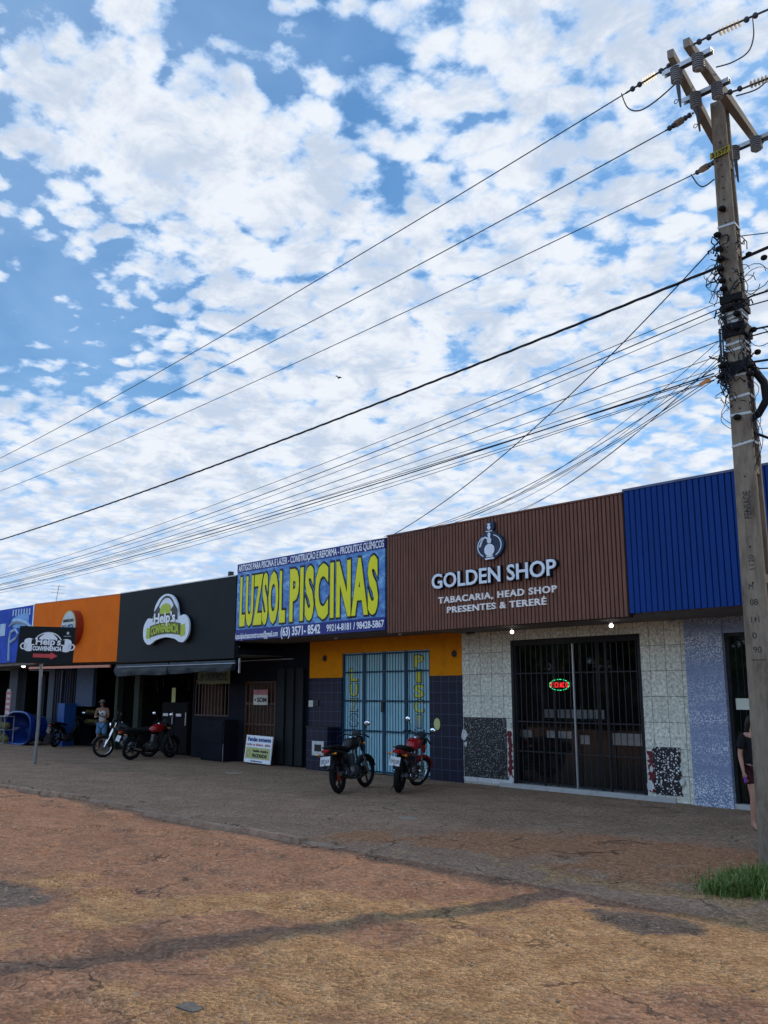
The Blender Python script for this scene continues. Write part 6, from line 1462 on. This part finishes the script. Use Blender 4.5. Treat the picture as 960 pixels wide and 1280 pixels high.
def body(root, H, pose, skin_m):
    """pose: dict of joint positions in local metres (x right, y back, z up), facing -y"""
    J = pose; vs = []; es = []; idx = {}
    def a(nm, p, r, par=None):
        idx[nm] = len(vs); vs.append((p[0], p[1], p[2], r))
        if par: es.append((idx[par], idx[nm]))
    def L(p, q, t): return tuple(p[i] + (q[i] - p[i]) * t for i in range(3))
    pel = J['pelvis']; ch = J['chest']; nk = J['neck']; hd_ = J['head']
    a('pelvis', pel, (.125, .10)); a('waist', L(pel, ch, .45), (.115, .09), 'pelvis'); a('chest', ch, (.15, .10), 'waist'); a('upper', L(ch, nk, .6), (.11, .08), 'chest'); a('neck', nk, .052, 'upper')
    a('jaw', L(nk, hd_, .45), (.06, .07), 'neck'); a('face', L(nk, hd_, .8), (.073, .085), 'jaw'); a('crown', L(nk, hd_, 1.25), (.068, .078), 'face'); a('top', L(nk, hd_, 1.5), .035, 'crown')
    fd = Vector(J.get('look', (0, -1, 0))).normalized()
    fc = Vector(L(nk, hd_, .72)); a('nose', fc + fd * .10, .012, 'face')
    for s, S in ((-1, 'l'), (1, 'r')):
        sh, el, wr_ = J['sh' + S], J['el' + S], J['wr' + S]
        a('sh' + S, sh, .058, 'upper'); a('um' + S, L(sh, el, .5), .045, 'sh' + S); a('el' + S, el, .036, 'um' + S); a('fm' + S, L(el, wr_, .4), .036, 'el' + S); a('wr' + S, wr_, .024, 'fm' + S)
        hdir = Vector(J.get('hand' + S, (Vector(wr_) - Vector(el)))).normalized(); pm = Vector(wr_) + hdir * .06; a('pm' + S, pm, (.036, .018), 'wr' + S)
        side = hdir.cross(Vector((0, 0, 1))); side = side.normalized() if side.length > .2 else Vector((0, 1, 0)); curl = hdir.cross(side)
        for k, ln in enumerate((.062, .075, .07, .055)):
            o_ = side * (k - 1.5) * .019; b0_ = pm + hdir * .03 + o_; a(f'f{k}a' + S, b0_, .010, 'pm' + S); a(f'f{k}b' + S, b0_ + hdir * ln * .55 + curl * .01, .0085, f'f{k}a' + S); a(f'f{k}c' + S, b0_ + hdir * ln * .85 + curl * .035, .0075, f'f{k}b' + S)
        t0 = pm - hdir * .02 - side * .032; a('t0' + S, t0, .011, 'pm' + S); a('t1' + S, t0 + hdir * .04 - side * .02 + curl * .012, .009, 't0' + S)
        hip, kn, an = J['hip' + S], J['kn' + S], J['an' + S]
        a('hip' + S, hip, .085, 'pelvis'); a('tm' + S, L(hip, kn, .5), .072, 'hip' + S); a('kn' + S, kn, .052, 'tm' + S); a('cm' + S, L(kn, an, .35), .052, 'kn' + S); a('an' + S, an, .034, 'cm' + S)
        ft = Vector(J.get('toe' + S, (an[0], an[1] - .16, .03))); a('he' + S, (an[0], an[1] + .03, an[2] - .05), .032, 'an' + S); a('bf' + S, tuple(Vector((an[0], an[1], an[2] - .05)).lerp(ft, .65)), .032, 'an' + S); a('toe' + S, tuple(ft), .02, 'bf' + S)
    return skin_mesh('body', vs, es, skin_m, root, 1)
def person(loc, rotz_, scale, pose, skin_m, label):
    root = thing('person', (0, 0, 0), label, 'person'); body(root, 1.7, pose, skin_m); return root
# man leaning, looking at the phone in his hands
mp_ = dict(pelvis=(0, .05, .93), chest=(0, .03, 1.24), neck=(0, .01, 1.46), head=(0, -.03, 1.58), look=(0, -1, -.4),
           shl=(-.19, .02, 1.40), ell=(-.25, -.02, 1.12), wrl=(-.08, -.22, 1.14), handl=(.7, -.6, .2), shr=(.19, .02, 1.40), elr=(.25, -.02, 1.12), wrr=(.08, -.22, 1.16), handr=(-.7, -.6, .2),
           hipl=(-.09, .05, .88), knl=(-.12, .0, .48), anl=(-.13, .08, .08), hipr=(.09, .05, .88), knr=(.14, -.02, .48), anr=(.15, .08, .08))
mn = person(None, 0, 1, mp_, M['skin'], 'man in white printed tank top and denim shorts standing beside the parked motorcycles')
skin_mesh('tank_top', [(0, .05, .93, (.15, .125)), (0, .04, 1.08, (.145, .115)), (0, .03, 1.24, (.17, .12)), (0, .02, 1.36, (.14, .095)), (-.12, .02, 1.42, (.045, .05)), (.12, .02, 1.42, (.045, .05))], [(0, 1), (1, 2), (2, 3), (3, 4), (3, 5)], M['tank'], mn, 1)
b = MB()
for x_, z_ in ((-.06, 1.22), (.05, 1.24), (0, 1.17)): b.ball((x_, -.098, z_), (.035, .012, .03), 8, 6)
b.build('shirt_print', M['black'], mn)
skin_mesh('denim_shorts', [(0, .05, .93, (.15, .13)), (-.09, .05, .86, .112), (-.12, .01, .52, .10), (.09, .05, .86, .112), (.135, -.01, .52, .10)], [(0, 1), (1, 2), (0, 3), (3, 4)], M['jeans'], mn, 1)
b = MB(); b.ball((0, -.01, 1.655), (.085, .10, .055), 14, 8); b.bar((0, -.08, 1.65), (0, -.19, 1.635), .13, .012); b.build('cap', mat('pale_cap', (.30, .22, .20), .8), mn)
b = MB(); b.box((-.035, -.31, 1.15), (.035, -.295, 1.25)); b.build('phone', M['bike_black'], mn)
b = MB()
for s in (-1, 1): b.ball((s * .028, -.108, 1.575), (.011, .008, .008), 8, 5)
b.build('eyes', M['black'], mn)
g = G(125, 939); mn.location = (g.x, g.y, 0); mn.rotation_euler = (0, 0, R(35)); mn.scale = (.97, .97, .97)
# woman behind the pole
wp_ = dict(pelvis=(0, .02, .88), chest=(0, .0, 1.16), neck=(0, -.01, 1.37), head=(0, -.05, 1.48), look=(0, -1, -.3),
           shl=(-.165, .0, 1.31), ell=(-.21, .03, 1.04), wrl=(-.22, -.06, .82), handl=(.05, -.15, -1), shr=(.165, .0, 1.31), elr=(.21, .02, 1.04), wrr=(.22, -.03, .80), handr=(0, -.1, -1),
           hipl=(-.085, .02, .84), knl=(-.09, -.05, .45), anl=(-.09, .02, .08), hipr=(.085, .02, .84), knr=(.09, .05, .46), anr=(.10, .18, .09))
wm = person(None, 0, 1, wp_, M['skin_light'], 'woman in black t-shirt and dark shorts half hidden behind the utility pole')
skin_mesh('t_shirt', [(0, .02, .84, (.16, .13)), (0, .01, 1.0, (.145, .115)), (0, 0, 1.16, (.165, .12)), (0, 0, 1.30, (.135, .09)), (-.165, 0, 1.315, .075), (-.205, .02, 1.10, .075), (.165, 0, 1.315, .075), (.205, .01, 1.10, .075), (0, 0, 1.375, .075)], [(0, 1), (1, 2), (2, 3), (3, 4), (4, 5), (3, 6), (6, 7), (3, 8)], M['black_cotton'], wm, 1)
skin_mesh('shorts', [(0, .02, .88, (.14, .12)), (-.085, .02, .82, .10), (-.09, -.02, .60, .095), (.085, .02, .82, .10), (.09, .03, .60, .095)], [(0, 1), (1, 2), (0, 3), (3, 4)], M['maroon_cotton'], wm, 1)
skin_mesh('hair', [(0, .0, 1.60, .055), (0, .03, 1.52, (.095, .09)), (0, .07, 1.42, (.10, .07)), (0, .085, 1.28, (.11, .05)), (0, .09, 1.14, (.08, .03))], [(0, 1), (1, 2), (2, 3), (3, 4)], M['hair'], wm, 1)
b = MB(); b.bar((-.225, -.10, .74), (-.225, -.115, .66), .06, .01); b.build('phone', M['phone'], wm)
b = MB()
for s in (-1, 1): b.ball((s * .028, -.128, 1.475), (.011, .008, .008), 8, 5)
b.build('eyes', M['black'], wm)
g = G(951, 1038); wm.location = (g.x, g.y, ground_h(g.x, g.y)); wm.rotation_euler = (0, 0, R(52)); wm.scale = (.97, .97, .97)

# ------------------------------------------------------------------ grass tuft at the pole
random.seed(5)
gr = MB(); cA, cB = G(902, 1117), G(985, 1108)
for i in range(9000):
    t = random.random(); c_ = cA.lerp(cB, t); rr = random.random() ** .8 * (.14 + .62 * t) * (.6 + .8 * abs(noise.noise(Vector((t * 9, i % 7 * .3, 0))))); a = random.uniform(0, 2 * PI)
    if random.random() < .14: rr *= 1.7
    x_, y_ = c_.x + rr * math.cos(a) * 1.1, c_.y + rr * math.sin(a) * 1.0
    h = random.uniform(.04, .22) * (1.15 - rr * .8) * (.5 + .9 * t); lean_ = random.uniform(.02, .13); d = random.uniform(0, 2 * PI); w_ = random.uniform(.003, .006)
    z0 = ground_h(x_, y_) - .01; dx_, dy_ = math.cos(d), math.sin(d)
    p0 = Vector((x_, y_, z0)); p1 = p0 + Vector((dx_ * lean_ * .4, dy_ * lean_ * .4, h * .6)); p2 = p0 + Vector((dx_ * lean_, dy_ * lean_, h * random.uniform(.7, 1)))
    s = Vector((-dy_, dx_, 0)) * w_; gr.add([p0 - s, p0 + s, p1 + s * .8, p1 - s * .8, p2], [(0, 1, 2, 3), (3, 2, 4)])
o = MB.build(gr, 'grass', M['grass']); tag(o, 'green grass tuft growing around the foot of the utility pole', 'grass', kind='stuff')

# ------------------------------------------------------------------ trees across the street (behind the viewer)
def tree(loc, h, r, label, seed):
    random.seed(seed); root = thing('shade_tree', loc, label, 'tree', 'street trees on the opposite side')
    L0 = Vector(loc); b = MB(); b.tube([L0, L0 + Vector((.1, 0, h * .2)), L0 + Vector((.05, .1, h * .45))], [.28, .2, .14], 9)
    tips = []
    for k in range(7):
        a = k * .9 + random.random(); s = L0 + Vector((.07, .05, h * random.uniform(.25, .42))); e_ = s + Vector((math.cos(a) * r * .6, math.sin(a) * r * .6, h * random.uniform(.2, .4))); b.tube([s, s.lerp(e_, .5) + Vector((0, 0, .2)), e_], [.09, .06, .03], 6); tips.append(e_)
    b.build('trunk', M['bark'], root)
    lf = MB()
    cl = [(t_ + Vector([random.gauss(0, r * .25) for _ in range(3)]), random.uniform(.5, 1.1)) for t_ in tips for _ in range(10)]
    for c_, cr_ in cl:
        for _ in range(80):
            p = c_ + Vector([random.gauss(0, cr_ * .5) for _ in range(3)]); u = Vector([random.uniform(-1, 1) for _ in range(3)]).normalized(); v = u.cross(Vector([random.uniform(-1, 1) for _ in range(3)])).normalized(); s = random.uniform(.14, .28)
            lf.add([p - u * s, p - v * s * .5, p + u * s, p + v * s * .5], [(0, 1, 2, 3)])
    lf.build('crown', M['leaf'], root)
tree((-23, -27, -.1), 7.2, 4.6, 'broad shade tree opposite the pool shop', 1)
tree((-29, -26, -.1), 7.6, 5.0, 'tall shade tree opposite the black fascia shop', 2)
tree((-36, -27, -.1), 7.0, 4.8, 'shade tree opposite the orange fascia shop', 3)
tree((-15, -28, -.1), 6, 3.4, 'smaller shade tree opposite the brown fascia shop', 4)
wl = MB(); wl.box((-60, -34.2, -.15), (20, -34, 3.4)); tag(wl.build('sky_block_wall', M['grey_pillar']), 'long dark unseen wall added behind the street trees to block sky from reflections', 'wall')  # unseen, added to keep bright sky out of the door glass
